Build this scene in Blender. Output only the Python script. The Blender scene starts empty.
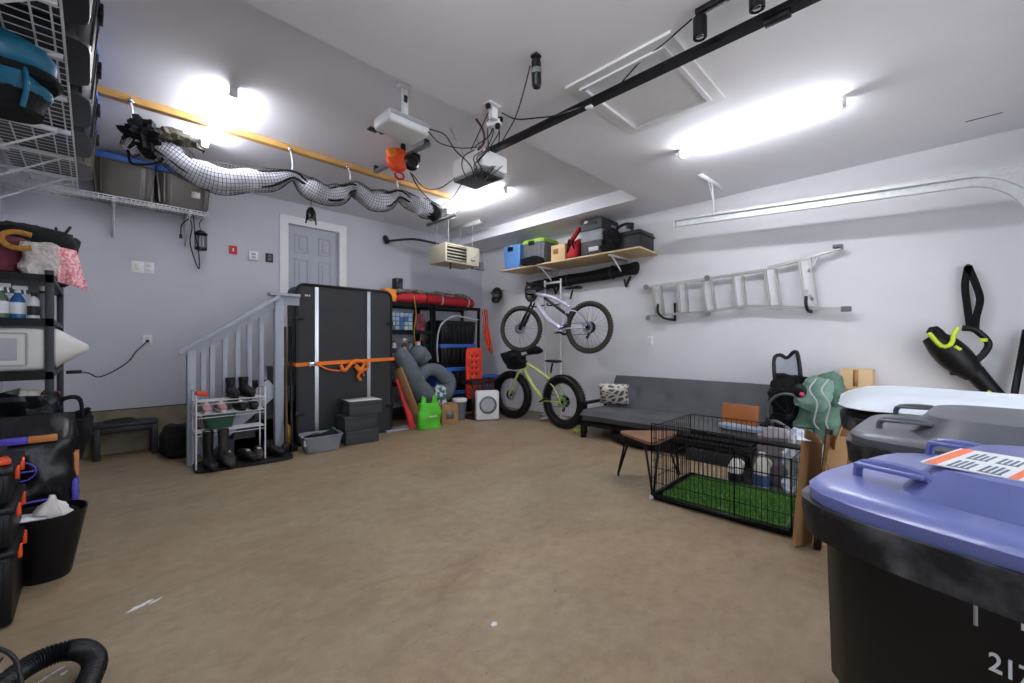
import bpy, bmesh, math, random
from mathutils import Vector, Matrix, Euler, noise
random.seed(7)
SC = bpy.context.scene
COL = SC.collection
PI = math.pi
V = Vector

# ------------------------------------------------------------------ survey of the room
# room: x to the right wall, y to the back wall, z up; the photographer stands at x=0, y=0
FPX = 416.5
CAMZ = 1.24
def at(u, v, x=None, y=None, z=None):
    """a surveyed point: where the sight line through (u,v) meets a plane of the room"""
    t = (u-512)/FPX; s = (342-v)/FPX
    ax = .7096+.7046*t; ay = .7046-.7096*t
    d = x/ax if x is not None else (y/ay if y is not None else (z-CAMZ)/s)
    return V((ax*d, ay*d, CAMZ+s*d))

# ------------------------------------------------------------------ materials
def lin(h):
    if isinstance(h, str):
        h = h.lstrip('#'); c = [int(h[i:i+2], 16)/255 for i in (0, 2, 4)]
    else: c = h
    return [((x+.055)/1.055)**2.4 if x > .04045 else x/12.92 for x in c]
_M = {}
def mat(name, col, rough=.55, metal=0, var=.12, scale=9, bump=.0, bscale=60, emit=0, alpha=1, trans=0, coat=0, col2=None, thr=None):
    if name in _M: return _M[name]
    m = bpy.data.materials.new(name); m.use_nodes = True; _M[name] = m
    n = m.node_tree.nodes; l = m.node_tree.links; b = n['Principled BSDF']
    c = lin(col)
    b.inputs['Roughness'].default_value = rough
    b.inputs['Metallic'].default_value = metal
    if max(c) < .02: b.inputs['Specular IOR Level'].default_value = .35
    if coat: b.inputs['Coat Weight'].default_value = coat
    tc = n.new('ShaderNodeTexCoord')
    nz = n.new('ShaderNodeTexNoise'); nz.inputs['Scale'].default_value = scale; nz.inputs['Detail'].default_value = 4
    l.new(tc.outputs['Object'], nz.inputs['Vector'])
    r = n.new('ShaderNodeValToRGB')
    if col2 is not None:
        c2 = lin(col2); lo, hi = thr or (.42, .58)
        r.color_ramp.elements[0].position = lo; r.color_ramp.elements[1].position = hi
        r.color_ramp.elements[0].color = (*c, 1); r.color_ramp.elements[1].color = (*c2, 1)
    else:
        r.color_ramp.elements[0].position = .3; r.color_ramp.elements[1].position = .7
        r.color_ramp.elements[0].color = (*[x*(1-var) for x in c], 1)
        r.color_ramp.elements[1].color = (*[min(1, x*(1+var)) for x in c], 1)
    l.new(nz.outputs['Fac'], r.inputs['Fac']); l.new(r.outputs['Color'], b.inputs['Base Color'])
    if bump:
        nb = n.new('ShaderNodeTexNoise'); nb.inputs['Scale'].default_value = bscale; nb.inputs['Detail'].default_value = 5
        l.new(tc.outputs['Object'], nb.inputs['Vector'])
        bp = n.new('ShaderNodeBump'); bp.inputs['Strength'].default_value = bump; bp.inputs['Distance'].default_value = .01
        l.new(nb.outputs['Fac'], bp.inputs['Height']); l.new(bp.outputs['Normal'], b.inputs['Normal'])
    if emit:
        b.inputs['Emission Color'].default_value = (*c, 1); b.inputs['Emission Strength'].default_value = emit
    if alpha < 1: b.inputs['Alpha'].default_value = alpha
    if trans: b.inputs['Transmission Weight'].default_value = trans
    return m

# ------------------------------------------------------------------ mesh builder
def rot_to(d):
    d = V(d).normalized()
    return d.to_track_quat('Z', 'Y').to_matrix().to_4x4()
def smooth_path(pts, n=8, closed=False):
    P = [V(p) for p in pts]
    if len(P) < 3: return P
    out = []
    N = len(P)
    rng = range(N if closed else N-1)
    for i in rng:
        p0 = P[(i-1) % N] if closed or i > 0 else P[0]*2-P[1]
        p1 = P[i]; p2 = P[(i+1) % N]
        p3 = P[(i+2) % N] if closed or i+2 < N else P[-1]*2-P[-2]
        for k in range(n):
            t = k/n
            out.append(.5*((2*p1)+(p2-p0)*t+(2*p0-5*p1+4*p2-p3)*t*t+(3*p1-p0-3*p2+p3)*t**3))
    if not closed: out.append(P[-1])
    return out

class MB:
    def __init__(s, m=None): s.b = bmesh.new(); s.m = m or Matrix()
    def _fin(s, vs, m=None, bev=0, seg=2):
        if bev > 0:
            es = list({e for v in vs for e in v.link_edges})
            r = bmesh.ops.bevel(s.b, geom=es, offset=bev, segments=seg, affect='EDGES', profile=.5)
            vs = list({v for f in r['faces'] for v in f.verts} | {v for v in vs if v.is_valid})
        M = s.m @ (m or Matrix())
        for v in vs: v.co = M @ v.co
        return s
    def box(s, c, d, r=None, bev=0, taper=None, seg=2):
        """centre, size, rotation (euler tuple or z angle)"""
        q = bmesh.ops.create_cube(s.b, size=1)['verts']
        for v in q:
            if taper and v.co.z < 0: v.co.x *= taper; v.co.y *= taper
            v.co = V((v.co.x*d[0], v.co.y*d[1], v.co.z*d[2]))
        R = Matrix()
        if r is not None: R = (Euler(r) if not isinstance(r, (int, float)) else Euler((0, 0, r))).to_matrix().to_4x4()
        bev = min(bev, min(d)*.49)
        return s._fin(q, Matrix.Translation(V(c)) @ R, bev, seg)
    def b2(s, a, b, bev=0, seg=2):
        a = V(a); b = V(b)
        return s.box((a+b)/2, [abs(x) for x in (b-a)], bev=bev, seg=seg)
    def bar(s, p, q, w, h=None, bev=0, up=None):
        p = V(p); q = V(q); d = q-p; L = d.length
        if L < 1e-6: return s
        h = h or w
        z = d.normalized(); up = V(up) if up else (V((0, 0, 1)) if abs(z.z) < .95 else V((0, 1, 0)))
        x = z.cross(up).normalized(); y = z.cross(x)
        M = Matrix((x, y, z)).transposed().to_4x4(); M.translation = (p+q)/2
        g = bmesh.ops.create_cube(s.b, size=1)['verts']
        for v in g: v.co = V((v.co.x*w, v.co.y*h, v.co.z*L))
        return s._fin(g, M, bev)
    def cyl(s, p, q, r1, r2=None, n=14, cap=True):
        p = V(p); q = V(q); d = q-p
        g = bmesh.ops.create_cone(s.b, cap_ends=cap, segments=n, radius1=r1, radius2=r1 if r2 is None else r2, depth=d.length)['verts']
        M = rot_to(d); M.translation = (p+q)/2
        return s._fin(g, M)
    def ball(s, c, r, n=14, R=None, noi=0, ns=3, seed=0):
        g = bmesh.ops.create_uvsphere(s.b, u_segments=n+4, v_segments=n, radius=1)['verts']
        if not hasattr(r, '__len__'): r = (r, r, r)
        for v in g:
            k = 1
            if noi: k = 1+noi*noise.noise(v.co*ns+V((seed*3.1, seed, 0)))
            v.co = V((v.co.x*r[0]*k, v.co.y*r[1]*k, v.co.z*r[2]*k))
        M = Matrix.Translation(V(c)) @ (Euler(R).to_matrix().to_4x4() if R else Matrix())
        return s._fin(g, M)
    def tube(s, pts, r, n=8, closed=False, sm=0, cap=True):
        P = smooth_path(pts, sm, closed) if sm else [V(p) for p in pts]
        N = len(P); rings = []; up = None
        for i, p in enumerate(P):
            if closed: d = P[(i+1) % N]-P[i-1]
            else: d = P[min(i+1, N-1)]-P[max(i-1, 0)]
            d = d.normalized() if d.length > 1e-9 else V((0, 0, 1))
            if up is None: up = d.orthogonal().normalized()
            up = (up-d*up.dot(d))
            up = up.normalized() if up.length > 1e-6 else d.orthogonal().normalized()
            sd = d.cross(up)
            k = i/(N-1) if N > 1 else 0
            rr = r(k) if callable(r) else r
            rings.append([s.b.verts.new(s.m @ (p+(up*math.cos(a)+sd*math.sin(a))*rr)) for a in [2*PI*j/n for j in range(n)]])
        for i in range(N if closed else N-1):
            A = rings[i]; B = rings[(i+1) % N]
            for j in range(n): s.b.faces.new((A[j], A[(j+1) % n], B[(j+1) % n], B[j]))
        if not closed and cap:
            s.b.faces.new(rings[0][::-1]); s.b.faces.new(rings[-1])
        return s
    def lathe(s, prof, c=(0, 0, 0), ax=(0, 0, 1), n=24):
        M = rot_to(ax); M.translation = V(c); M = s.m @ M
        rings = []
        for r, z in prof:
            if r < 1e-5: rings.append([s.b.verts.new(M @ V((0, 0, z)))])
            else: rings.append([s.b.verts.new(M @ V((r*math.cos(2*PI*j/n), r*math.sin(2*PI*j/n), z))) for j in range(n)])
        for A, B in zip(rings, rings[1:]):
            for j in range(n):
                k = (j+1) % n
                f = ([A[0], B[k], B[j]] if len(A) == 1 else ([A[j], A[k], B[0]] if len(B) == 1 else [A[j], A[k], B[k], B[j]]))
                if len(A) == 1 and len(B) == 1: continue
                s.b.faces.new(f)
        return s
    def loft(s, secs, n=28, p=4, noi=0, ns=6, cap=(1, 1), seed=0, m=None):
        """secs: (z, half x, half y[, cx, cy[, power]]) superellipse rings"""
        M = s.m @ (m or Matrix()); rings = []
        if noi:
            secs = [tuple(q)+((0, 0) if len(q) < 5 else ())+((p,) if len(q) < 6 else ()) for q in secs]; out = []
            for A, B in zip(secs, secs[1:]):
                nn = max(1, min(9, int(abs(B[0]-A[0])/.025)))
                out += [tuple(x+(y-x)*k/nn for x, y in zip(A, B)) for k in range(nn)]
            secs = out+[secs[-1]]; n = max(n, 44); noi *= 1.15
        for q in secs:
            z, hx, hy = q[:3]; cx, cy = (q[3], q[4]) if len(q) > 4 else (0, 0); pw = q[5] if len(q) > 5 else p
            ring = []
            for j in range(n):
                a = 2*PI*(j+.5)/n; ca, sa = math.cos(a), math.sin(a)
                k = (abs(ca)**pw+abs(sa)**pw)**(-1/pw)
                co = V((cx+hx*ca*k, cy+hy*sa*k, z))
                if noi:
                    w = (noise.noise(co*ns+V((seed*7.7, 0, seed)))+.45*abs(noise.noise(co*ns*2.7))+.25*noise.noise(co*ns*5.3))*noi
                    co += V((ca*w, sa*w, w*.5))
                ring.append(s.b.verts.new(M @ co))
            rings.append(ring)
        for A, B in zip(rings, rings[1:]):
            for j in range(n): s.b.faces.new((A[j], A[(j+1) % n], B[(j+1) % n], B[j]))
        if cap[0]: s.b.faces.new(rings[0][::-1])
        if cap[1]: s.b.faces.new(rings[-1])
        return s
    def ext(s, poly, t, m=None):
        """2-D outline in local xy extruded by t along z"""
        M = s.m @ (m or Matrix())
        A = [s.b.verts.new(M @ V((x, y, 0))) for x, y in poly]; B = [s.b.verts.new(M @ V((x, y, t))) for x, y in poly]
        s.b.faces.new(A[::-1]); s.b.faces.new(B); N = len(A)
        for i in range(N): s.b.faces.new((A[i], A[(i+1) % N], B[(i+1) % N], B[i]))
        return s
    def sheet(s, fn, nu, nv, t=0):
        G = [[s.b.verts.new(s.m @ V(fn(i/nu, j/nv))) for j in range(nv+1)] for i in range(nu+1)]
        for i in range(nu):
            for j in range(nv): s.b.faces.new((G[i][j], G[i+1][j], G[i+1][j+1], G[i][j+1]))
        return s
    def build(s, name, material, parent=None, w=True, smooth=35, solid=0, sub=0, wire=0, kind=None):
        bmesh.ops.recalc_face_normals(s.b, faces=s.b.faces)
        me = bpy.data.meshes.new(name)
        root = parent
        while root is not None and root.parent is not None: root = root.parent
        if w and root is not None:
            M = (Matrix.Translation(root.location) @ root.rotation_euler.to_matrix().to_4x4()).inverted()
            for v in s.b.verts: v.co = M @ v.co
        s.b.to_mesh(me); s.b.free()
        o = bpy.data.objects.new(name, me); COL.objects.link(o); o.parent = parent
        me.materials.append(material)
        if smooth:
            for f in me.polygons: f.use_smooth = True
            es = me.attributes.get('sharp_edge') or me.attributes.new('sharp_edge', 'BOOLEAN', 'EDGE')
            b = bmesh.new(); b.from_mesh(me); b.edges.ensure_lookup_table(); a = math.radians(smooth)
            vals = [(len(e.link_faces) == 2 and e.calc_face_angle(0) > a) for e in b.edges]; b.free()
            es.data.foreach_set('value', vals)
        if sub: md = o.modifiers.new('s', 'SUBSURF'); md.levels = sub; md.render_levels = sub
        if solid: md = o.modifiers.new('t', 'SOLIDIFY'); md.thickness = solid; md.offset = 0
        if wire: md = o.modifiers.new('w', 'WIREFRAME'); md.thickness = wire; md.use_replace = True
        if kind: o['kind'] = kind
        return o
def thing(name, label, cat, loc=(0, 0, 0), rz=0, group=None, rot=None):
    o = bpy.data.objects.new(name, None); COL.objects.link(o); o.empty_display_size = .05
    o.location = loc; o.rotation_euler = rot or (0, 0, rz); o['label'] = label; o['category'] = cat
    if group: o['group'] = group
    return o
def tag(o, label, cat, group=None, kind=None):
    o['label'] = label; o['category'] = cat
    if group: o['group'] = group
    if kind: o['kind'] = kind
    return o
def struct(name, mb, m, label=None, cat=None, parent=None, **k):
    o = mb.build(name, m, parent, **k)
    if parent is None: o['kind'] = 'structure'; o['label'] = label or name.replace('_', ' '); o['category'] = cat or name.split('_')[0]
    return o
def copy_thing(r, loc, rz=None, label=None, group=None, rot=None):
    c = r.copy(); COL.objects.link(c); c.location = loc
    if rz is not None: c.rotation_euler = (0, 0, rz)
    if rot: c.rotation_euler = rot
    if label: c['label'] = label
    if group: c['group'] = group
    for ch in list(r.children):
        a = ch.copy(); COL.objects.link(a); a.parent = c
        for g in list(ch.children):
            d = g.copy(); COL.objects.link(d); d.parent = a
    return c
def one(mb, name, m, label, cat, group=None, loc=None, **k):
    """a thing that is one mesh; verts in world, origin moved to loc"""
    o = mb.build(name, m, None, **k)
    if loc:
        L = V(loc)
        for v in o.data.vertices: v.co -= L
        o.location = L
    return tag(o, label, cat, group)
def text(body, size, loc, rot, material, parent, name='lettering', depth=.0015):
    cu = bpy.data.curves.new(name, 'FONT'); cu.body = body; cu.size = size; cu.extrude = depth
    cu.align_x = 'CENTER'; cu.align_y = 'CENTER'; cu.offset = size*.012
    tmp = bpy.data.objects.new('t', cu); COL.objects.link(tmp)
    dg = bpy.context.evaluated_depsgraph_get(); me = bpy.data.meshes.new_from_object(tmp.evaluated_get(dg))
    bpy.data.objects.remove(tmp)
    o = bpy.data.objects.new(name, me); COL.objects.link(o); me.materials.clear(); me.materials.append(material)
    o.parent = parent; o.location = loc; o.rotation_euler = rot
    return o

# ------------------------------------------------------------------ palette
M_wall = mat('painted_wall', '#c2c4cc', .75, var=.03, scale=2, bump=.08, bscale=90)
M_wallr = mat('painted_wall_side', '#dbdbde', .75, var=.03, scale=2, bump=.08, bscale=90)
M_ceil = mat('painted_ceiling', '#ebebf1', .85, var=.02, scale=2, bump=.15, bscale=150)
M_white = mat('white_paint', '#e4e4e6', .45, var=.03)
M_doorgrey = mat('grey_door_paint', '#a9adb8', .5, var=.03)
M_rail = mat('grey_rail_paint', '#a4aab6', .5, var=.05)
M_steelw = mat('white_wire', '#dcdde2', .35, var=.03)
M_black = mat('black_plastic', '#0d0d10', .42, var=.15)
M_blackm = mat('black_metal', '#0e0e11', .4, metal=.3, var=.1)
M_blackc = mat('black_cloth', '#0c0d10', .9, var=.3, bump=.4, bscale=40)
M_dgrey = mat('dark_grey_plastic', '#242529', .5, var=.1)
M_grey = mat('mid_grey_plastic', '#6b6e73', .5, var=.1)
M_lgrey = mat('light_grey_plastic', '#a9acb1', .5, var=.06)
M_alu = mat('aluminium', '#c9ccd2', .28, metal=.85, var=.05)
M_galv = mat('galvanised_steel', '#cfd2d2', .5, metal=.35, var=.1, scale=20)
M_chrome = mat('chrome', '#d5d6da', .12, metal=1, var=.02)
M_blue = mat('blue_lid', '#2f62b4', .4, var=.08)
M_wplas = mat('white_plastic', '#e3e4e6', .4, var=.03)
M_cream = mat('cream_plastic', '#d6d5cf', .45, var=.04)
M_orange = mat('orange_webbing', '#ef7a1c', .6, var=.1)
M_orange2 = mat('orange_plastic', '#e8501f', .45, var=.08)
M_red = mat('red_plastic', '#c22222', .45, var=.12)
M_redc = mat('red_cloth', '#b01f26', .8, var=.2, bump=.4, bscale=20)
M_wood = mat('pine_wood', '#d2a25e', .55, var=.15, scale=5)
M_card = mat('cardboard', '#a67d50', .85, var=.08, scale=4)
M_cardl = mat('pale_cardboard', '#d9b98c', .85, var=.06, scale=4)
M_conc = mat('curb_concrete', '#8b7f6b', .9, var=.25, scale=7, bump=.5, bscale=25)
M_cable = mat('black_cable', '#141416', .5, var=.05)
M_rubber = mat('tyre_rubber', '#3a352c', .8, var=.2, bump=.3, bscale=120)

# plank-like plywood
def ply():
    m = mat('plywood', '#d6bb90', .6, var=.08, scale=3)
    return m
M_ply = ply()

def floor_mat():
    m = bpy.data.materials.new('floor_concrete'); m.use_nodes = True
    n = m.node_tree.nodes; l = m.node_tree.links; b = n['Principled BSDF']
    tc = n.new('ShaderNodeTexCoord')
    def nz(sc, det, rough=.6, dist=0, vec=None):
        k = n.new('ShaderNodeTexNoise'); k.inputs['Scale'].default_value = sc; k.inputs['Detail'].default_value = det
        k.inputs['Roughness'].default_value = rough; k.inputs['Distortion'].default_value = dist
        l.new(vec or tc.outputs['Object'], k.inputs['Vector']); return k.outputs['Fac']
    def ramp(f, stops):
        r = n.new('ShaderNodeValToRGB'); e = r.color_ramp.elements
        while len(e) < len(stops): e.new(.5)
        for i, (p, c) in enumerate(stops): e[i].position = p; e[i].color = (*lin(c), 1)
        l.new(f, r.inputs['Fac']); return r.outputs['Color']
    def mix(a, bb, f, mode='MIX'):
        x = n.new('ShaderNodeMix'); x.data_type = 'RGBA'; x.blend_type = mode
        if isinstance(f, float): x.inputs[0].default_value = f
        else: l.new(f, x.inputs[0])
        l.new(a, x.inputs[6]); l.new(bb, x.inputs[7]); return x.outputs[2]
    mp = n.new('ShaderNodeMapping'); mp.inputs['Scale'].default_value = (1.0, 1.6, 1); mp.inputs['Rotation'].default_value = (0, 0, .78)
    l.new(tc.outputs['Object'], mp.inputs['Vector'])
    base = ramp(nz(.7, 6, .62, .8, mp.outputs['Vector']), [(.28, '#877760'), (.43, '#9f8f77'), (.57, '#a89a82'), (.75, '#b2a083')])
    fine = ramp(nz(14, 8, .7), [(.3, '#bdb9b4'), (.7, '#ffffff')])
    c = mix(base, fine, .55, 'MULTIPLY')
    trow = ramp(nz(4.5, 6, .65, 1.2, mp.outputs['Vector']), [(.36, '#97826a'), (.5, '#ffffff')])
    c = mix(c, trow, .16, 'MULTIPLY')
    tint = ramp(nz(.35, 3), [(.38, '#fff0e0'), (.62, '#f2f3ec')]); c = mix(c, tint, .8, 'MULTIPLY')
    spk = ramp(nz(38, 3, .5), [(.27, '#6a5a48'), (.32, '#ffffff')]); c = mix(c, spk, .35, 'MULTIPLY')
    l.new(c, b.inputs['Base Color'])
    rr = n.new('ShaderNodeMapRange'); rr.inputs[3].default_value = .35; rr.inputs[4].default_value = .7
    l.new(nz(2.5, 4), rr.inputs[0]); l.new(rr.outputs[0], b.inputs['Roughness'])
    bp = n.new('ShaderNodeBump'); bp.inputs['Strength'].default_value = .25; bp.inputs['Distance'].default_value = .01
    l.new(nz(30, 8, .7), bp.inputs['Height']); l.new(bp.outputs['Normal'], b.inputs['Normal'])
    return m

# ================================================================== SETTING
XL, XR, YB, YF = -.62, 5.6, 6.42, -.95
ZC, ZR, RX, RY = 3.07, 3.24, 4.9, 2.6
struct('floor', MB().b2((XL-.1, YF-.1, -.1), (XR+.1, YB+.1, 0)), floor_mat(), 'worn tan concrete garage floor', 'floor', smooth=0)
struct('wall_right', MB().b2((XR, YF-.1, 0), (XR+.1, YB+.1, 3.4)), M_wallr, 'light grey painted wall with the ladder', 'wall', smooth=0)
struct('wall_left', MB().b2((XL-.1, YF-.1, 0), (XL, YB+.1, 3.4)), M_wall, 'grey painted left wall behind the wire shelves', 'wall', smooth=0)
# back wall with a door opening
DX0, DX1, DZ0, DZ1 = 1.935, 2.70, .91, 2.946
wb = MB()
wb.b2((XL, YB, 0), (DX0, YB+.1, 3.4)); wb.b2((DX1, YB, 0), (XR, YB+.1, 3.4))
wb.b2((DX0, YB, 0), (DX1, YB+.1, DZ0)); wb.b2((DX0, YB, DZ1), (DX1, YB+.1, 3.4))
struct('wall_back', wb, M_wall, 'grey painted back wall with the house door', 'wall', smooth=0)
# front: wall piers behind the camera; garage door left out to let fill daylight in
GX0, GX1 = .05, 4.93
fw = MB(); fw.b2((XL, YF-.1, 0), (GX0, YF, 3.4)); fw.b2((GX1, YF-.1, 0), (XR, YF, 3.4)); fw.b2((GX0, YF-.1, 2.4), (GX1, YF, 3.4))
struct('wall_front', fw, M_wall, 'front wall around the garage doorway, door left out', 'wall', smooth=0)
drv = struct('trim_4', MB().b2((-4, -9, -.12), (9, YF-.1, -.02)), mat('bounce_driveway', '#c6c1b8', .9, var=.1, scale=3), 'unseen pale concrete driveway, added to bounce daylight through the doorway', 'driveway', smooth=0)  # unseen ground added to bounce fill daylight onto the ceiling
pl = bpy.data.lights.new('added_sky_portal', 'AREA'); pl.shape = 'RECTANGLE'; pl.size = GX1-GX0; pl.size_y = 2.4; pl.cycles.is_portal = True  # helper portal, steers added sky fill through the doorway left without its door
po = bpy.data.objects.new('added_sky_portal', pl); COL.objects.link(po); po.location = ((GX0+GX1)/2, YF-.05, 1.2); po.rotation_euler = (PI/2, 0, 0)
cl = MB()
cl.b2((XL-.1, YF-.1, ZC), (XR+.1, RY, 3.45)); cl.b2((RX, RY, ZC), (XR+.1, YB+.1, 3.45)); cl.b2((XL-.1, RY, ZR), (RX, YB+.1, 3.45))
struct('ceiling', cl, M_ceil, 'pale grey ceiling with a raised rear section', 'ceiling', smooth=0)
struct('trim_1', MB().b2((XL, YB-.035, 0), (1.55, YB, .475), bev=.004), M_conc, 'bare tan concrete curb along the back wall', 'curb', smooth=0)
struct('trim_3', MB().b2((XL, YB-.012, .475), (1.55, YB-.0, .487)), M_dgrey, 'dark seam above the concrete curb', 'trim', smooth=0)
# house door
c = .09
tr = MB()
tr.b2((DX0-c, YB-.02, DZ0), (DX0, YB, DZ1+c)); tr.b2((DX1, YB-.02, DZ0), (DX1+c, YB, DZ1+c)); tr.b2((DX0, YB-.02, DZ1), (DX1, YB, DZ1+c))
tr.b2((DX0, YB-.02, DZ0), (DX0+.02, YB+.09, DZ1)); tr.b2((DX1-.02, YB-.02, DZ0), (DX1, YB+.09, DZ1)); tr.b2((DX0, YB-.02, DZ1-.02), (DX1, YB+.09, DZ1))
struct('trim_2', tr, M_white, 'white casing around the house door', 'door casing', smooth=0)
dr = MB(); a0, a1 = DX0+.022, DX1-.022
dr.b2((a0, YB+.045, DZ0), (a1, YB+.08, DZ1-.022))
H = DZ1-.022-DZ0; W = a1-a0
for (z0, z1) in ((H-.38, H-.13), (H-1.12, H-.48), (.22, .78)):
    for sx in (0, 1):
        x0 = a0+.11+sx*(W/2-.03); x1 = x0+W/2-.19
        for (p, q, w_) in (((x0, z0), (x1, z0), 0), ((x0, z1), (x1, z1), 0), ((x0, z0), (x0, z1), 0), ((x1, z0), (x1, z1), 0)):
            dr.bar((p[0], YB+.043, DZ0+p[1]), (q[0], YB+.043, DZ0+q[1]), .02, .016)
        dr.b2((x0+.045, YB+.036, DZ0+z0+.045), (x1-.045, YB+.047, DZ0+z1-.045), bev=.006)
d1 = struct('door_1', dr, M_doorgrey, 'grey six panel door to the house behind the tall black case', 'door', smooth=0)
h = MB(); h.lathe([(0, -.06), (.028, -.055), (.03, -.03), (.012, -.02), (.012, 0), (.03, .002)], (a0+.07, YB+.04, DZ0+.95), (0, 1, 0), 16)
h.build('door_knob', M_chrome, d1)

# attic hatch in the ceiling
ah = thing('attic_hatch', 'white framed attic access hatch set in the ceiling', 'hatch', (2.86, 1.445, ZC-.03))
X0, X1, Y0, Y1 = 2.385, 3.33, 1.06, 1.83
f = MB()
for (w0, w1, dz) in ((0, .07, .020), (.07, .10, .034)):
    f.b2((X0+w0, Y0+w0, ZC-dz), (X1-w0, Y0+w1, ZC-.001)); f.b2((X0+w0, Y1-w1, ZC-dz), (X1-w0, Y1-w0, ZC-.001))
    f.b2((X0+w0, Y0+w1, ZC-dz), (X0+w1, Y1-w1, ZC-.001)); f.b2((X1-w1, Y0+w1, ZC-dz), (X1-w0, Y1-w1, ZC-.001))
f.build('frame', M_white, ah, smooth=0)
MB().b2((X0+.10, Y0+.10, ZC-.010), (X1-.10, Y1-.10, ZC-.001)).build('panel', M_white, ah, smooth=0)

# fluorescent batten lights
M_tube = mat('lit_tube', '#f6f8ff', .4, emit=52, var=.0)
def lamp(x, y0, y1, z, label):
    t = thing('batten_light', label, 'ceiling light', (x, (y0+y1)/2, z), group='white batten lights on the ceiling')
    MB().b2((x-.014, y0, z-.045), (x+.014, y1, z), bev=.004).build('housing', M_white, t)
    b = MB(); b.cyl((x, y0+.02, z-.058), (x, y1-.02, z-.058), .021, n=12); b.build('tube', M_tube, t)
    e = MB(); e.b2((x-.03, y0-.01, z-.082), (x+.03, y0+.015, z), bev=.006); e.build('end_cap', M_wplas, t)
    e = MB(); e.b2((x-.03, y1-.015, z-.082), (x+.03, y1+.01, z), bev=.006); e.build('end_cap', M_wplas, t)
lamp(3.945, .43, 1.66, ZC, 'lit white tube light right of the attic hatch')
lamp(3.75, 3.84, 5.06, ZR, 'lit white tube light in front of the wall heater, behind the door opener')
lamp(.78, 3.85, 5.05, ZR, 'lit white tube light above the rolled net')
lamp(.78, .43, 1.66, ZC, 'unseen lit white tube light added over the left of the garage, by the front, to light the room')  # unseen lamp, assumed by symmetry and added to light the room

# ================================================================== CAMERA, WORLD
cam = bpy.data.cameras.new('camera'); co = bpy.data.objects.new('camera', cam); COL.objects.link(co)
co.location = (0, 0, CAMZ); co.rotation_euler = (PI/2, 0, -math.radians(45.2))
cam.sensor_width = 36; cam.lens = 36*FPX/1024; cam.shift_y = .5/1024; cam.clip_start = .02
SC.camera = co
wd = bpy.data.worlds.new('w'); SC.world = wd; wd.use_nodes = True
wd.node_tree.nodes['Background'].inputs[0].default_value = (.84, .89, 1, 1); wd.node_tree.nodes['Background'].inputs[1].default_value = 1.6
SC.view_settings.view_transform = 'Standard'; SC.view_settings.look = 'None'; SC.view_settings.gamma = 1
SC.view_settings.use_curve_mapping = False
SC.view_settings.exposure = 1.0
# ================================================================== LEFT SIDE: wire shelves, totes
M_tote = mat('smoky_tote', '#47433c', .35, var=.15, scale=4)
M_toteb = mat('black_tote', '#1c1d20', .4, var=.12)
def wire_shelf(name, label, x0, x1, y0, y1, z, along, brackets):
    t = thing(name, label, 'wire shelf', ((x0+x1)/2, (y0+y1)/2, z), group='white wire shelves along the walls')
    b = MB(); r = .0035
    if along == 'y':
        n = int((y1-y0)/.075)
        for i in range(n+1):
            y = y0+(y1-y0)*i/n; b.bar((x0, y, z), (x1, y, z), .004)
            b.bar((x1, y, z), (x1, y, z-.04), .004)
        for k in (0, .2, .4, .6, .8, .93, 1): b.bar((x0+(x1-x0)*k, y0, z-.004), (x0+(x1-x0)*k, y1, z-.004), .008)
        b.bar((x1, y0, z-.04), (x1, y1, z-.04), .008)
    else:
        n = int((x1-x0)/.035)
        for i in range(n+1):
            x = x0+(x1-x0)*i/n; b.bar((x, y0, z), (x, y1, z), .004); b.bar((x, y0, z), (x, y0, z-.05), .004)
        for k in (0, .33, .66, 1): b.bar((x0, y0+(y1-y0)*k, z-.004), (x1, y0+(y1-y0)*k, z-.004), .008)
        b.bar((x0, y0, z-.05), (x1, y0, z-.05), .008); b.bar((x0, y0, z-.025), (x1, y0, z-.025), .006)
    b.build('wire_deck', M_steelw, t, smooth=0)
    for q in brackets:
        b = MB()
        if along == 'y':
            b.b2((x0, q-.014, z-.035), (x1-.01, q+.014, z-.008), bev=.003)
            b.bar((x1-.06, q, z-.02), (x0+.01, q, z-.33), .028, .008); b.b2((x0-.0, q-.014, z-.36), (x0+.012, q+.014, z-.0))
            b.b2((x0+.1, q-.004, z-.06), (x0+.16, q+.004, z-.03))
        else:
            b.b2((q-.014, y0+.02, z-.03), (q+.014, y1, z-.008)); b.bar((q, y0+.05, z-.02), (q, y1-.01, z-.33), .026, .008, up=(1, 0, 0)); b.b2((q-.014, y1-.012, z-.36), (q+.014, y1, z))
        b.build('bracket', M_steelw, t)
    return t
wire_shelf('wire_shelf', 'long white wire shelf along the left wall, loaded with black totes', -.61, -.10, 1.6, 5.92, 2.77, 'y', (2.0, 2.75, 3.25, 3.8, 4.4, 5.0, 5.6))
wire_shelf('wire_shelf', 'short white wire shelf on the back wall under two smoky totes', -.6, .97, 6.0, 6.41, 2.765, 'x', (.16, .8))

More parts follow.
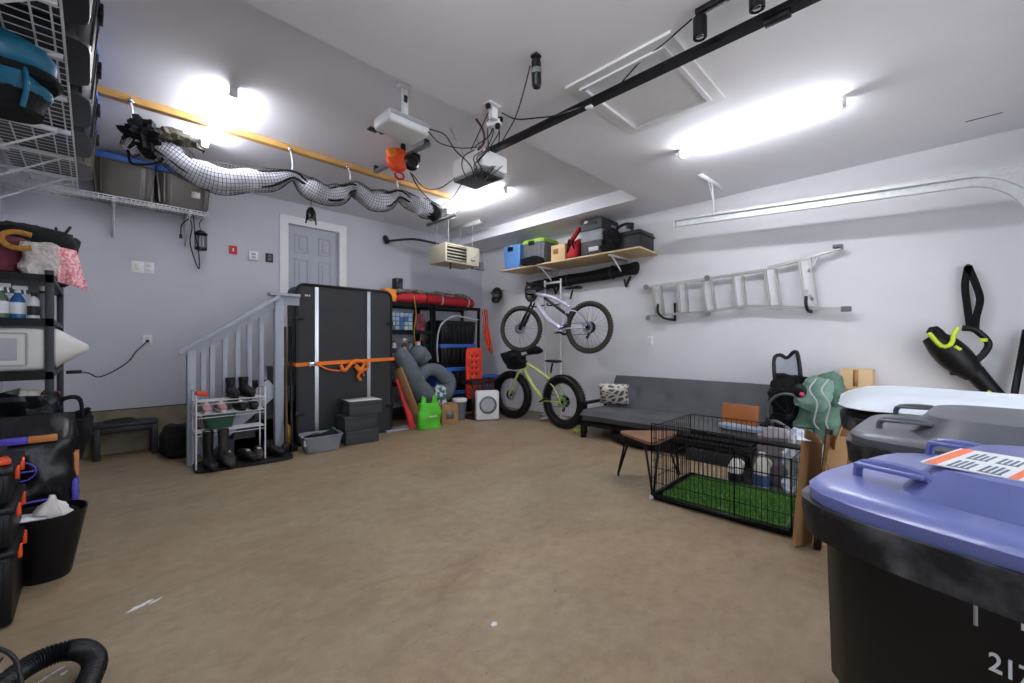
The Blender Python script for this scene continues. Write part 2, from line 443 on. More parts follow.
def tote(name, label, cx, cy, z, lx, ly, h, body, lid, rz=0, group=None, lidh=.045, taper=.86, ribs=True, cat='tote'):
    t = thing(name, label, cat, (cx, cy, z), rz, group)
    a, b = lx/2, ly/2; m = MB()
    m.loft([(0, a*taper, b*taper), (.01, a*taper+.004, b*taper+.004), (h*.82, a*.955, b*.955), (h*.83, a*.985, b*.985), (h-lidh, a*.985, b*.985)], p=8, n=40)
    if ribs:
        for k in (-.3, .3):
            for s in (-1, 1):
                for w in (-.03, .03):
                    m.bar((k*lx+w, s*b*taper, .02), (k*lx+w, s*b*.955, h*.82), .012, .014)
                    m.bar((s*a*taper, k*ly+w, .02), (s*a*.955, k*ly+w, h*.82), .014, .012, up=(0, 1, 0))
    m.build('body', body, t, w=False)
    m = MB(); m.loft([(h-lidh-.012, a, b), (h-.008, a, b), (h, a-.012, b-.012), (h, a*.86, b*.84), (h-.012, a*.84, b*.81)], p=8, n=40)
    L_ = m.build('lid', lid, t, w=False)
    for s in (-1, 1):
        m = MB(); m.box((s*(a+.004), 0, h-lidh-.02), (.022, .12, .07), bev=.006); m.build('latch', M_black, L_, w=False)
    return t
proto = None
labs = ['black tote with blue lid at the near end of the long left wire shelf', 'black tote with blue lid, second from the near end of the left wire shelf', 'black tote with blue lid on the left wire shelf, third from its near end',
        'black tote with blue lid on the left wire shelf, fourth from the near end', 'black tote with blue lid on the left wire shelf, second from the corner', 'black tote with blue lid at the corner end of the left wire shelf']
for i, y in enumerate((1.95, 2.65, 3.33, 4.02, 4.72, 5.42)):
    tote('storage_tote', labs[i], -.25, y, 2.776, .56, .64, .28 if i < 2 else .39, M_tote if i in (5,) else M_toteb, M_blue if i in (2, 3, 4, 5) else M_toteb, group='totes on the left wire shelf')
for (x, lab) in ((.24, 'smoky see-through tote with blue lid and no label, on the back wall shelf'), (.74, 'smoky see-through tote with blue lid and white label on the back wall shelf')):
    t = tote('storage_tote', lab, x, 6.17, 2.772, .50, .42, .42, M_tote, M_blue, group='totes on the back wall shelf')
    if x > .5: MB().b2((.80, 5.972, 2.90), (.88, 5.982, 2.97)).build('label_sticker', M_wplas, t)

# blue backpack hanging under the shelf
M_teal = mat('teal_nylon', '#0b5b76', .55, var=.2, scale=12, bump=.3, bscale=15)
bp = thing('backpack', 'teal and black backpack hanging below the left wire shelf', 'backpack', (-.28, 3.05, 2.28))
bp_off = (-.03, .22, -.04)
m = MB(Matrix.Translation((-.30, 3.1, 2.50)) @ Euler((0, .12, .1)).to_matrix().to_4x4())
m.loft([(-.0, .14, .12, 0, 0, 3), (.04, .185, .15, 0, 0, 3), (.12, .19, .15, 0, 0, 3), (.18, .15, .12, -.02, 0, 3), (.21, .07, .08, -.05, 0, 3)], noi=.03, ns=6)
m.build('top_pouch', M_teal, bp)
m = MB(Matrix.Translation((-.30, 3.1, 2.50)))
m.loft([(-.03, .19, .155), (-.005, .215, .165), (.02, .205, .16)], p=3, noi=.02); m.build('zip_band', M_blackc, bp)
m = MB(Matrix.Translation((-.32, 3.1, 2.25)))
m.loft([(0, .12, .1, 0, 0, 3), (.03, .17, .13, 0, 0, 3), (.13, .175, .14, 0, 0, 3)], noi=.04, ns=7); m.build('body', M_blackc, bp)
m = MB(Matrix.Translation((-.32, 3.1, 2.37)))
m.loft([(0, .165, .13, .0, 0, 3), (.05, .175, .14, 0.01, 0, 3), (.11, .16, .13, 0.01, 0, 3)], noi=.04, ns=9, seed=3); m.build('side_pouch', M_teal, bp)
for s in (-.08, .08):
    m = MB(); m.tube([(-.32+s, 2.97, 2.27), (-.3+s, 2.92, 2.38), (-.31+s, 2.95, 2.5)], .012, sm=5); m.build('strap', M_teal, bp)
bp.location = V((-.27, 3.12, 2.37)); bp.scale = (.86, .86, .80)

# bug zapper lantern and its cables
bz = thing('bug_zapper_lantern', 'small black caged lantern hanging under the right end of the back wire shelf', 'lantern', (.905, 6.1, 2.32))
m = MB(); m.lathe([(0, .235), (.03, .23), (.065, .2), (.068, .185), (.06, .18)], (.905, 6.1, 2.33)); m.build('cap', M_black, bz); m = MB(); m.lathe([(0, 0), (.055, 0), (.062, .012), (.06, .03)], (.905, 6.1, 2.33)); m.build('base', M_black, bz)
m = MB()
for k in range(12): a = k*PI/6; m.cyl((.905+.058*math.cos(a), 6.1+.058*math.sin(a), 2.35), (.905+.058*math.cos(a), 6.1+.058*math.sin(a), 2.52), .0035, n=6)
m.build('cage', M_blackm, bz)
m = MB(); m.cyl((.905, 6.1, 2.36), (.905, 6.1, 2.5), .03); m.build('tube', mat('grey_glass', '#8d9098', .2), bz)
m = MB(); m.tube([(.905, 6.1, 2.56), (.89, 6.1, 2.64), (.92, 6.1, 2.70)], .004, sm=4); m.build('hook', M_blackm, bz)
m = MB(); m.tube([(.80, 6.16, 2.72), (.83, 6.16, 2.6), (.81, 6.16, 2.42), (.86, 6.16, 2.2), (.9, 6.16, 2.12), (.89, 6.16, 2.35), (.86, 6.15, 2.5), (.84, 6.15, 2.74)], .006, sm=6)
m.tube([(.83, 6.2, 2.73), (.74, 6.2, 2.62), (.73, 6.2, 2.5)], .006, sm=6); m.box((.73, 6.2, 2.48), (.03, .02, .05), bev=.005)
one(m, 'power_cord', M_cable, 'black cord looped behind the small caged lantern', 'cord', loc=(.84, 6.16, 2.72))

# wall plates
def plate(name, lab, cat, P, ax, w, h, mt, kind='outlet', d=.01):
    t = thing(name, lab, cat, P)
    m = MB()
    S = (w, d, h) if ax == 'y' else (d, w, h)
    o = V((0, -d/2, 0)) if ax == 'y' else V((-d/2, 0, 0))
    m.box(V(P)+o, S, bev=.003); m.build('face_plate', mt, t)
    for s in (-1, 1):
        m = MB(); S2 = (w*.42, .008, h*.24) if ax == 'y' else (.008, w*.42, h*.24)
        if kind == 'outlet': m.box(V(P)+o*2.3+V((0, 0, s*h*.2)), S2, bev=.002); m.build('socket', mt if mt != M_white else M_cream, t)
        elif kind == 'switch' and s > 0:
            S2 = (w*.35, .012, h*.5) if ax == 'y' else (.012, w*.35, h*.5); m.box(V(P)+o*2.3, S2, bev=.002); m.build('toggle', M_cream, t)
        elif kind == 'pad':
            m.box(V(P)+o*2.2+V((0, 0, s*h*.18)), S2, bev=.002); m.build('display' if s > 0 else 'button', M_lgrey if mt != M_dgrey else M_grey, t)
    return t
Y = YB
plate('switch_plate', 'white wall plate left of its twin, on the back wall above the cord outlet', 'switch', at(137.5, 267, y=Y), 'y', .11, .13, M_white, 'switch')
plate('switch_plate', 'white wall plate right of its twin, on the back wall above the cord outlet', 'switch', at(149, 268, y=Y), 'y', .09, .13, M_white, 'outlet')
plate('wall_outlet', 'white outlet on the back wall with a black cord plugged in', 'outlet', at(147.5, 340, y=Y), 'y', .08, .12, M_white)
plate('thermostat', 'white thermostat on the back wall left of the door', 'thermostat', at(253, 256, y=Y), 'y', .11, .12, M_white, 'pad', .03)
plate('door_keypad', 'small black wall controller beside the door casing', 'keypad', at(269, 258, y=Y), 'y', .09, .12, M_dgrey, 'pad', .025)
plate('wall_outlet', 'white outlet low on the right wall under the ladder', 'outlet', at(650.5, 341, x=XR), 'x', .08, .13, M_white)
P = at(233, 250, y=Y); t = thing('emergency_switch', 'small red switch plate with white centre, left of the thermostat', 'switch', P)
MB().box(P-V((0, .006, 0)), (.09, .012, .11), bev=.003).build('face_plate', M_red, t); MB().box(P-V((0, .014, 0)), (.014, .012, .04), bev=.002).build('toggle', M_white, t)
m = MB(); P = at(147.5, 341, y=Y-.02); m.box(P, (.03, .04, .03), bev=.004)
m.tube([P-V((0, .02, 0)), P-V((.1, .04, .12)), at(128, 362, y=6.3), at(112, 372, y=6.2), at(98, 377, y=6.1), at(88, 373, y=6.0), at(72, 372, y=5.5)], .006, sm=8)
m.box(at(74, 372, y=5.5), (.10, .05, .03), bev=.005)
one(m, 'power_cord', M_cable, 'thin black cord from the back wall outlet to the left rack', 'cord', loc=P)

# ------------------------------------------------------------------ black rack at left with its load
RKX0, RKX1, RKY0, RKY1 = -.60, -.175, 4.0, 5.25
rk = thing('storage_rack', 'black metal shelving rack against the left wall', 'shelving rack', ((RKX0+RKX1)/2, (RKY0+RKY1)/2, 0))
for (x, y) in ((RKX1-.02, RKY0), (RKX1-.02, RKY1), (RKX0+.02, RKY0), (RKX0+.02, RKY1)):
    MB().b2((x-.02, y-.02, 0), (x+.02, y+.02, 1.70), bev=.003).build('post', M_dgrey, rk)
SH = (.12, .72, 1.045, 1.385, 1.665)
for z in SH:
    m = MB(); m.b2((RKX0, RKY0-.015, z-.03), (RKX1, RKY1+.015, z)); m.b2((RKX0, RKY0-.02, z-.045), (RKX1, RKY0+.0, z+.005)); m.build('shelf', M_blackm, rk, smooth=0)
# top of rack
M_burg = mat('burgundy_cloth', '#5a1c2c', .8, var=.2, scale=6, bump=.3, bscale=20)
m = MB(Matrix.Translation((-.46, 4.22, SH[4]))); m.loft([(0, .14, .16), (.02, .165, .18), (.2, .17, .18), (.235, .15, .15)], p=3.5, noi=.025)
b = thing('cloth_bag', 'burgundy bag on the top shelf of the left rack', 'bag', (-.46, 4.22, SH[4])); m.build('body', M_burg, b)
m = MB(); m.tube([(-.42, 4.05, SH[4]+.2), (-.40, 4.03, SH[4]+.235), (-.50, 4.05, SH[4]+.24), (-.50, 4.06, SH[4]+.2)], .008, sm=5); m.build('handle', M_blackc, b)
m = MB(Matrix.Translation((-.34, 4.75, SH[4])))
m.loft([(0, .17, .28), (.05, .24, .33), (.28, .25, .34), (.37, .22, .30), (.41, .10, .2)], p=3, noi=.05, ns=4)
b = one(m, 'duffel_bag', M_blackc, 'black cloth bag at the back of the left rack top shelf', 'bag', loc=(-.40, 4.75, SH[4]))
M_straw = mat('twisted_straw', '#a9782c', .8, var=.3, scale=60, bump=.5, bscale=80)
m = MB(); c0 = V((-.33, 3.98, SH[4]+.20))
m.tube([c0+V((.06, 0, .045)), c0+V((0, 0, .055)), c0+V((-.05, 0, .035)), c0+V((-.06, 0, -.0)), c0+V((-.035, 0, -.035)), c0+V((.01, 0, -.045)), c0+V((.06, 0, -.035))], .016, sm=8, n=10)
one(m, 'straw_ring', M_straw, 'ochre twisted straw ring hooked over the burgundy bag', 'wreath', loc=c0)
M_bub = mat('bubble_wrap', '#c3bbb4', .25, var=.25, scale=45, bump=1.0, bscale=45)
m = MB(Matrix.Translation((-.235, 4.09, SH[4]))); m.loft([(0, .075, .09), (.03, .085, .1), (.2, .08, .09), (.215, .06, .06)], p=4, noi=.02, ns=14)
one(m, 'bubble_wrap_parcel', M_bub, 'clear bubble-wrapped parcel at the front of the rack top shelf', 'parcel', loc=(-.235, 4.09, SH[4]))
M_pink = mat('pink_leaf_print', '#d9808c', .7, scale=55, col2='#f1c3c4', thr=(.45, .55))
m = MB()
def fn(i, j):
    return (-.17+i*.09+(j*.05*(i+.2)), 4.03+.03*math.sin(i*9)*j+.1*i, SH[4]+.2-j*(.23+.04*i))
m.sheet(fn, 12, 12)
one(m, 'patterned_cloth', M_pink, 'pink and white leaf-print cloth hanging off the rack top shelf', 'cloth', loc=(-.12, 4.05, SH[4]), solid=.006)
pc = thing('spring_clamp', 'small black clamp gripping the top of the black rack bag', 'clamp', (-.14, 4.6, SH[4]+.32))
m = MB(); m.bar((-.20, 4.55, SH[4]+.28), (-.15, 4.55, SH[4]+.37), .022); m.bar((-.15, 4.55, SH[4]+.37), (-.115, 4.55, SH[4]+.44), .016); m.bar((-.185, 4.55, SH[4]+.33), (-.19, 4.55, SH[4]+.42), .016); m.build('jaws', M_black, pc)
m = MB(); m.cyl((-.17, 4.52, SH[4]+.345), (-.17, 4.58, SH[4]+.345), .018); m.build('pivot', M_dgrey, pc)
# bottles
def bottle(kind, x, y, z, h, r, bm, cm, lab, group='bottles on the left rack'):
    t = thing('spray_bottle' if kind == 'spray' else 'bottle', lab, 'bottle', (x, y, z), group=group)
    m = MB()
    if kind == 'spray': prof = [(0, 0), (r, 0), (r*1.03, h*.05), (r, h*.5), (r*.85, h*.62), (r*.38, h*.74), (r*.36, h*.8)]
    elif kind == 'can': prof = [(0, 0), (r, 0), (r, h*.86), (r*.9, h*.9), (0, h*.9)]
    else: prof = [(0, 0), (r, 0), (r, h*.66), (r*.75, h*.78), (r*.36, h*.84), (r*.36, h*.88)]
    m.lathe(prof, n=20); B_ = m.build('body', bm, t, w=False)
    m = MB()
    if kind == 'spray':
        m.cyl((0, 0, h*.78), (0, 0, h*.87), r*.42); m.box((.01, 0, h*.93), (r*1.9, r*.7, h*.12), bev=.006); m.bar((r*.8, 0, h*.9), (r*.95, 0, h*.74), .008, .014)
    elif kind == 'can': m.lathe([(r*.8, h*.88), (r*.8, h*.99), (0, h)])
    else: m.cyl((0, 0, h*.85), (0, 0, h*.99), r*.42)
    m.build('cap', cm, t, w=False)
    if kind != 'can':
        m = MB(); m.lathe([(r*1.02, h*.15), (r*1.035, h*.16), (r*1.03, h*.48), (r*1.0, h*.49)], n=20); m.build('paper_label', M_wplas if bm != M_wplas else M_dgrey, B_, w=False)
    return t
mg = mat('green_liquid', '#54705a', .4, var=.3, scale=30); mb_ = mat('blue_bottle', '#2b67a8', .35, var=.2)
z = SH[3]
bottle('spray', -.405, 4.08, z, .225, .036, mg, M_wplas, 'green spray bottle on the left rack, beside the blue one')
bottle('spray', -.335, 4.09, z, .215, .034, mb_, M_wplas, 'blue spray bottle between the green and the white one on the rack')
bottle('plain', -.268, 4.08, z, .175, .028, M_wplas, M_dgrey, 'small white bottle with a dark cap on the left rack')
bottle('can', -.465, 4.12, z, .19, .03, mat('brown_can', '#4b3328', .4), M_black, 'dark brown can at the left of the bottle row')
bottle('can', -.222, 4.1, z, .19, .028, mat('pearl_grey', '#8f9299', .3, metal=.3), M_dgrey, 'grey can nearest the front post of the left rack')
bottle('plain', -.24, 4.30, z, .24, .045, M_lgrey, M_wplas, 'large pale grey bottle behind the rack post')
# cream bin lying on its side + cone
cb = thing('storage_bin', 'cream plastic bin with rounded recess lying on the left rack', 'bin', (-.42, 4.15, SH[2]))
m = MB(); m.b2((-.6, 4.0, SH[2]+.015), (-.20, 4.35, SH[2]+.285), bev=.03, seg=4); m.build('body', M_cream, cb)
m = MB()
for (a, bb) in (((-.56, .05), (-.29, .05)), ((-.29, .05), (-.29, .25)), ((-.29, .25), (-.56, .25)), ((-.56, .25), (-.56, .05))):
    m.bar((a[0], 3.998, SH[2]+a[1]), (bb[0], 3.998, SH[2]+bb[1]), .012, .012, bev=.004)
m.b2((-.53, 3.994, SH[2]+.08), (-.33, 4.01, SH[2]+.22), bev=.012); m.build('recess_rim', M_lgrey, cb)
m = MB(); m.loft([(0, .125, .125, 0, 0, 3), (.02, .13, .13, 0, 0, 3), (.17, .02, .04, 0, 0.0, 3)], m=Matrix.Translation((-.19, 4.16, SH[2]+.155)) @ Euler((0, PI/2, 0)).to_matrix().to_4x4())
one(m, 'plastic_funnel', M_cream, 'cream cone-shaped plastic piece poking out past the rack post', 'funnel', loc=(-.15, 4.16, SH[2]+.06))
# lower shelf: packets
cols = [('#d96a2a', 'orange'), ('#3b6d4c', 'green'), ('#c8c4bc', 'white'), ('#a33a35', 'red')]
for k, (cc, nm) in enumerate(cols):
    m = MB(Matrix.Translation((-.44+k*.07, 4.08+.03*(k % 2), SH[1]+.11)) @ Euler((.15*(k-1), .25*(k-1.5), .2*k)).to_matrix().to_4x4())
    m.loft([(-.10, .05, .02), (0, .055, .03), (.1, .045, .01)], p=3, noi=.02, ns=15, seed=k)
    one(m, 'seed_packet', mat('packet_'+nm, cc, .4, var=.3, scale=30), nm+' foil packet on the low shelf of the left rack', 'packet', 'foil packets on the left rack', loc=(-.44+k*.07, 4.08, SH[1]))
# black plastic sacks and pet food bag
m = MB(Matrix.Translation((-.34, 3.82, .70))); m.loft([(-.1, .2, .14), (.02, .25, .15), (.14, .24, .14), (.22, .16, .1)], p=2.6, noi=.09, ns=5)
one(m, 'plastic_sack', mat('black_sack', '#0d0f15', .3, var=.3, bump=.6, bscale=12), 'glossy black plastic sack bundled in front of the left rack', 'sack', loc=(-.34, 3.82, .6))
tb = thing('tote_bag', 'black fabric shopping bag with loop handles hanging on the left rack', 'bag', (-.12, 4.45, .36))
m = MB(Matrix.Translation((-.14, 4.42, 0))); m.loft([(.36, .05, .10), (.40, .08, .14), (.55, .10, .17), (.70, .115, .19)], p=3.5, noi=.07, ns=5, cap=(1, 0)); m.build('body', M_blackc, tb, solid=.004)
for s in (-.0, .1):
    m = MB(); m.tube([(-.17, 4.32+s, .68), (-.16, 4.32+s, .82), (-.07, 4.32+s, .83), (-.05, 4.32+s, .68)], .011, sm=6); m.build('handle', M_blackc, tb)
pf = thing('pet_food_bag', 'tall black pet food bag with purple stripes beside the left rack', 'bag', (-.28, 3.62, 0))
M_pf = mat('pet_bag_film', '#0d0d13', .25, var=.3, scale=5, bump=.6, bscale=9)
M_purple = mat('purple_print', '#5a4cc0', .4); M_oran3 = mat('amber_print', '#c98248', .4)
m = MB(Matrix.Translation((-.28, 3.62, 0))); m.loft([(0, .19, .10), (.03, .21, .12), (.35, .215, .13), (.66, .205, .10), (.78, .20, .03), (.82, .20, .012)], p=4, noi=.02, ns=6); m.build('body', M_pf, pf)
MB().box((-.335, 3.505, .70), (.17, .03, .035), r=(.12, 0, 0), bev=.004).build('purple_band', M_purple, pf)
MB().box((-.28, 3.487, .36), (.25, .012, .01)).build('purple_line', M_purple, pf)
MB().box((-.072, 3.58, .34), (.03, .10, .2), bev=.01).build('purple_side_print', M_purple, pf)
MB().box((-.195, 3.505, .70), (.11, .03, .035), r=(.12, 0, 0), bev=.004).build('amber_band', M_oran3, pf)
MB().box((-.068, 3.60, .52), (.022, .08, .14), bev=.004).build('amber_side_print', M_oran3, pf)
m = MB()
m.tube([(-.27+.05*math.cos(a*PI/8), 3.488, .53+.05*math.sin(a*PI/8)) for a in range(16)], .004, closed=True)
m.bar((-.315, 3.488, .53), (-.225, 3.488, .53), .008)
m.build('printed_emblem', M_purple, pf)
# tool box stack
ts = thing('rolling_toolbox_stack', 'black stacked tool boxes with orange latches at the left edge', 'toolbox', (-.44, 3.0, 0))
zc = 0
for k, hh in enumerate((.34, .19, .17)):
    x1 = -.245-.004*k
    m = MB(); m.b2((-.61, 2.82, zc+.006), (x1, 3.22, zc+hh-.03), bev=.015); m.b2((-.61, 2.80, zc+hh-.035), (x1+.012, 3.24, zc+hh-.005), bev=.008)
    for q in range(3): m.b2((-.5+q*.1, 2.812, zc+.04), (-.47+q*.1, 2.83, zc+hh-.05), bev=.003)
    m.build('box_shell', M_black, ts)
    for yy in (2.93, 3.12):
        m = MB(); m.box((x1+.012, yy, zc+hh-.05), (.014, .03, .06), bev=.004); m.build('latch', M_orange2, ts)
    m = MB(); m.box((-.31, 2.803, zc+hh-.05), (.035, .016, .055), bev=.004); m.build('latch', M_orange2, ts)
    zc += hh
m = MB(); m.tube([(-.3, 2.9, zc-.01), (-.3, 2.9, zc+.035), (-.3, 3.14, zc+.035), (-.3, 3.14, zc-.01)], .011); m.build('handle', M_black, ts)
m = MB(); m.box((-.31, 2.90, zc+.012), (.10, .09, .024), r=.2, bev=.005); one(m, 'orange_pouch', M_orange2, 'orange pouch lying on top of the black tool boxes', 'pouch', loc=(-.33, 2.98, zc))
# waste bin
wbn = thing('waste_bin', 'black tapered waste bin with crumpled white rubbish on top', 'waste bin', (-.17, 3.30, 0))
m = MB(Matrix.Translation((-.17, 3.30, 0)))
m.loft([(0, .085, .085), (.01, .092, .092), (.33, .15, .15), (.345, .153, .153), (.345, .147, .147), (.3, .14, .14)], p=2.5, cap=(1, 0)); m.build('shell', M_black, wbn)
m = MB(Matrix.Translation((-.17, 3.30, .30))); m.loft([(0, .13, .13), (.02, .13, .13)], p=2.4, noi=.02, ns=12); m.build('liner', M_blackc, wbn)
m = MB(Matrix.Translation((-.145, 3.27, .32))); m.loft([(0, .045, .045), (.03, .065, .06), (.06, .045, .04), (.085, .015, .015), (.11, .006, .006)], p=2.2, noi=.03, ns=14, n=20)
one(m, 'crumpled_bag', mat('white_film', '#d8d3cf', .5, var=.1, bump=.5, bscale=20), 'crumpled white plastic bag sitting in the black waste bin', 'rubbish', loc=(-.17, 3.28, .315))
m = MB(); m.box((-.235, 3.24, .345), (.12, .08, .006), r=(.2, .15, .3)); one(m, 'folded_paper', M_wplas, 'folded white paper tucked in the black waste bin', 'paper', loc=(-.235, 3.24, .33))
# small white/blue bottle by the toolbox
bottle('plain', -.245, 3.42, 0, .2, .035, M_wplas, M_blue, 'white and blue bottle on the floor behind the waste bin', group=None)

# vacuum hose on the floor, lower left
vh = thing('vacuum_hose', 'ribbed black vacuum hose curled on the floor at lower left', 'hose', (-.06, 2.0, 0))
pts = [(-.19, 1.64, .12), (-.205, 1.85, .10), (-.23, 2.1, .10), (-.16, 2.26, .09), (-.05, 2.28, .08), (.005, 2.17, .07), (-.02, 2.02, .06), (-.07, 1.86, .05), (-.08, 1.68, .045)]
def rib(k): return .033+.0035*math.sin(k*2*PI*95)
m = MB(); P = smooth_path(pts, 70); m.tube(P, rib, n=14); m.build('ribbed_tube', mat('hose_rubber', '#141518', .32), vh, smooth=60)
m = MB(); m.cyl((-.155, 1.55, .125), (-.17, 1.68, .11), .04, .037); m.build('cuff', M_black, vh)
vf = thing('vacuum_wand_joint', 'chrome and black pipe joint at the lower left edge', 'vacuum part', (-.24, 2.06, .1))
m = MB(); m.lathe([(0, -.02), (.026, -.02), (.032, 0), (.032, .03), (.022, .045), (.022, .1), (0, .1)], (-.235, 2.12, .22), (-.5, -.3, -.5)); m.build('collar', M_chrome, vf)
m = MB(); m.ball((-.245, 2.03, .20), .035); m.cyl((-.245, 2.03, .20), (-.33, 2.0, .02), .022); m.build('elbow', M_black, vf)
m = MB(); m.tube([(-.33, 2.1, .28), (-.24, 2.06, .30), (-.17, 2.0, .26), (-.145, 1.9, .15), (-.15, 1.82, .04), (-.13, 1.7, .01)], .006, sm=8); one(m, 'power_cord', M_cable, 'thin black cord arching over the vacuum hose', 'cord', loc=(-.15, 1.82, .0))
# paint mark on the floor
m = MB()
def splat(c, L, Wd, ang, seed):
    rr = random.Random(seed); N = 26; M = Matrix.Translation(c) @ Euler((0, 0, ang)).to_matrix().to_4x4()
    poly = [(L*math.cos(2*PI*k/N)*(.7+.5*rr.random()), Wd*math.sin(2*PI*k/N)*(.4+.9*rr.random())) for k in range(N)]
    m.ext(poly, .001, M)
splat(at(140, 606, z=.0005), .055, .014, .5, 1); splat(at(155, 601, z=.0005), .03, .006, .5, 2)
one(m, 'paint_splash', M_wplas, 'white paint splash on the concrete floor at the front left', 'paint mark', loc=at(140, 606, z=0))
m = MB(); splat(at(52, 674, z=.0005), .04, .006, .6, 3); splat(at(64, 673, z=.0005), .012, .009, .6, 5)
one(m, 'paint_splash', M_wplas, 'small white paint mark inside the hose loop', 'paint mark', loc=at(52, 674, z=0))

# ================================================================== BACK LEFT: step bench, stairs, rail, shoes
sb = thing('step_bench', 'low dark plastic bench standing against the concrete curb', 'bench', (.26, 6.22, 0))
m = MB(); m.b2((.0, 6.08, .33), (.52, 6.34, .375), bev=.012); m.b2((.02, 6.09, .27), (.50, 6.12, .34), bev=.01); m.build('top', M_dgrey, sb)
for (x, y) in ((.03, 6.11), (.49, 6.11), (.03, 6.31), (.49, 6.31)):
    m = MB(); m.box((x, y, .165), (.05, .05, .33), bev=.008, taper=1.15); m.build('leg', M_dgrey, sb)
m = MB(Matrix.Translation((.20, 6.2, .376))); m.loft([(0, .13, .09), (.02, .12, .08), (.03, .08, .05)], p=2.4, noi=.02)
one(m, 'folded_cloth', mat('olive_cloth', '#2b3026', .9, var=.2), 'dark olive cloth folded on the plastic bench', 'cloth', loc=(.2, 6.2, .376))
# stairs (setting)
st = MB()
for k in range(4): st.b2((.88+k*.2, 5.33, 0), (1.72, 6.38, .182*(k+1)-.0), bev=.004)
st.b2((1.68, 5.65, .87), (2.85, 6.41, .91)); st.b2((1.68, 5.66, .0), (1.75, 6.38, .87))
struct('trim_5', st, mat('stair_tread', '#3c3e43', .7, var=.2, scale=8), 'grey wooden steps and landing up to the house door', 'stairs', smooth=0)
rl = thing('stair_railing', 'light grey painted stair railing with square balusters', 'railing', (1.1, 5.25, 0))
yr = 5.26
MB().b2((.665, yr-.045, 0), (.735, yr+.045, 1.15), bev=.004).build('newel_post', M_rail, rl)
MB().b2((1.455, yr-.045, 0), (1.545, yr+.045, 1.76), bev=.004).build('newel_post', M_rail, rl)
def zr(x): return 1.17+(x-.66)*(1.76-1.17)/(1.5-.66)
m = MB(); m.bar((.60, yr, zr(.60)+.0), (1.50, yr, zr(1.50)), .12, .04, bev=.004); m.bar((.66, yr, zr(.66)-.06), (1.46, yr, zr(1.46)-.06), .04, .09)
m.b2((1.40, yr-.06, 1.765), (1.72, yr+.06, 1.80), bev=.004); m.b2((1.54, yr-.02, 1.67), (1.72, yr+.02, 1.765)); m.build('handrail', M_rail, rl)
m = MB(); m.bar((.74, yr+.03, .12), (1.46, yr+.03, .74), .04, .2, bev=.003); m.build('stringer', M_rail, rl)
for x in (.80, .875, .985, 1.10, 1.21, 1.325):
    MB().b2((x-.022, yr-.02, zr(x)-1.05+.0), (x+.022, yr+.02, zr(x)-.03), bev=.002).build('baluster', M_rail, rl)
m = MB(Matrix.Translation((.68, 5.85, 0))); m.loft([(0, .14, .2), (.04, .17, .24), (.22, .15, .22), (.32, .09, .14)], p=2.6, noi=.06, ns=4)
one(m, 'cloth_sack', M_blackc, 'black cloth sack slumped behind the foot of the stair railing', 'sack', loc=(.68, 5.85, 0))
# tools leaning between rail and case
for k, (x, cc, lab) in enumerate(((1.60, '#5c3b22', 'brown wooden handled tool leaning between the railing and the black case'), (1.655, '#1b1c20', 'black handled broom leaning beside the tall black case'))):
    b = thing('long_handled_tool', lab, 'tool', (x-.05, 5.1, 0))
    m = MB(); m.cyl((x-.06, 5.10, .05), (x+.02, 5.42, 1.42), .014); m.build('handle', mat('tool_handle_%s' % 'ab'[k], cc, .5), b)
    m = MB(); m.box((x-.06, 5.09, .05), (.10, .05, .1), bev=.01); m.build('head', M_black, b)
m = MB(); m.lathe([(0, 0), (.045, 0), (.045, .24), (.02, .29), (0, .29)], (1.62, 5.36, .36-.36)); one(m, 'yellow_bottle', mat('yellow_plastic', '#b8902c', .4), 'dull yellow bottle on the floor between railing and case', 'bottle', loc=(1.62, 5.36, 0))

# boot tray, shoe rack
m = MB(); m.loft([(0, .42, .21), (.006, .425, .215), (.025, .43, .22), (.025, .415, .205), (.008, .41, .20), (.008, .05, .05)], p=7, n=40, m=Matrix.Translation((1.11, 4.99, 0)) @ Euler((0, 0, -.12)).to_matrix().to_4x4())
one(m, 'boot_tray', M_dgrey, 'long dark boot tray under the white shoe rack', 'tray', loc=(1.11, 5.03, 0))
sr = thing('shoe_rack', 'white wire shoe rack with three tiers in front of the stair railing', 'shoe rack', (1.0, 5.05, .008))
x0, x1, y0, y1 = .70, 1.29, 4.97, 5.17
for x in (x0, x1):
    m = MB(); m.tube([(x, y0, .01), (x, y0, .7), (x, y0+.04, .76), (x, y1-.04, .76), (x, y1, .7), (x, y1, .01)], .008, sm=3, n=8); m.build('side_frame', M_steelw, sr)
for z in (.36, .53, .66):
    m = MB()
    for k in range(6): m.bar((x0, y0+(y1-y0)*k/5, z), (x1, y0+(y1-y0)*k/5, z), .006)
    m.bar((x0, y0, z-.03), (x1, y0, z-.03), .006)
    for k in range(5): m.bar((x0+(x1-x0)*k/4, y0, z-.004), (x0+(x1-x0)*k/4, y1, z-.004), .005)
    m.build('tier', M_steelw, sr, smooth=0)
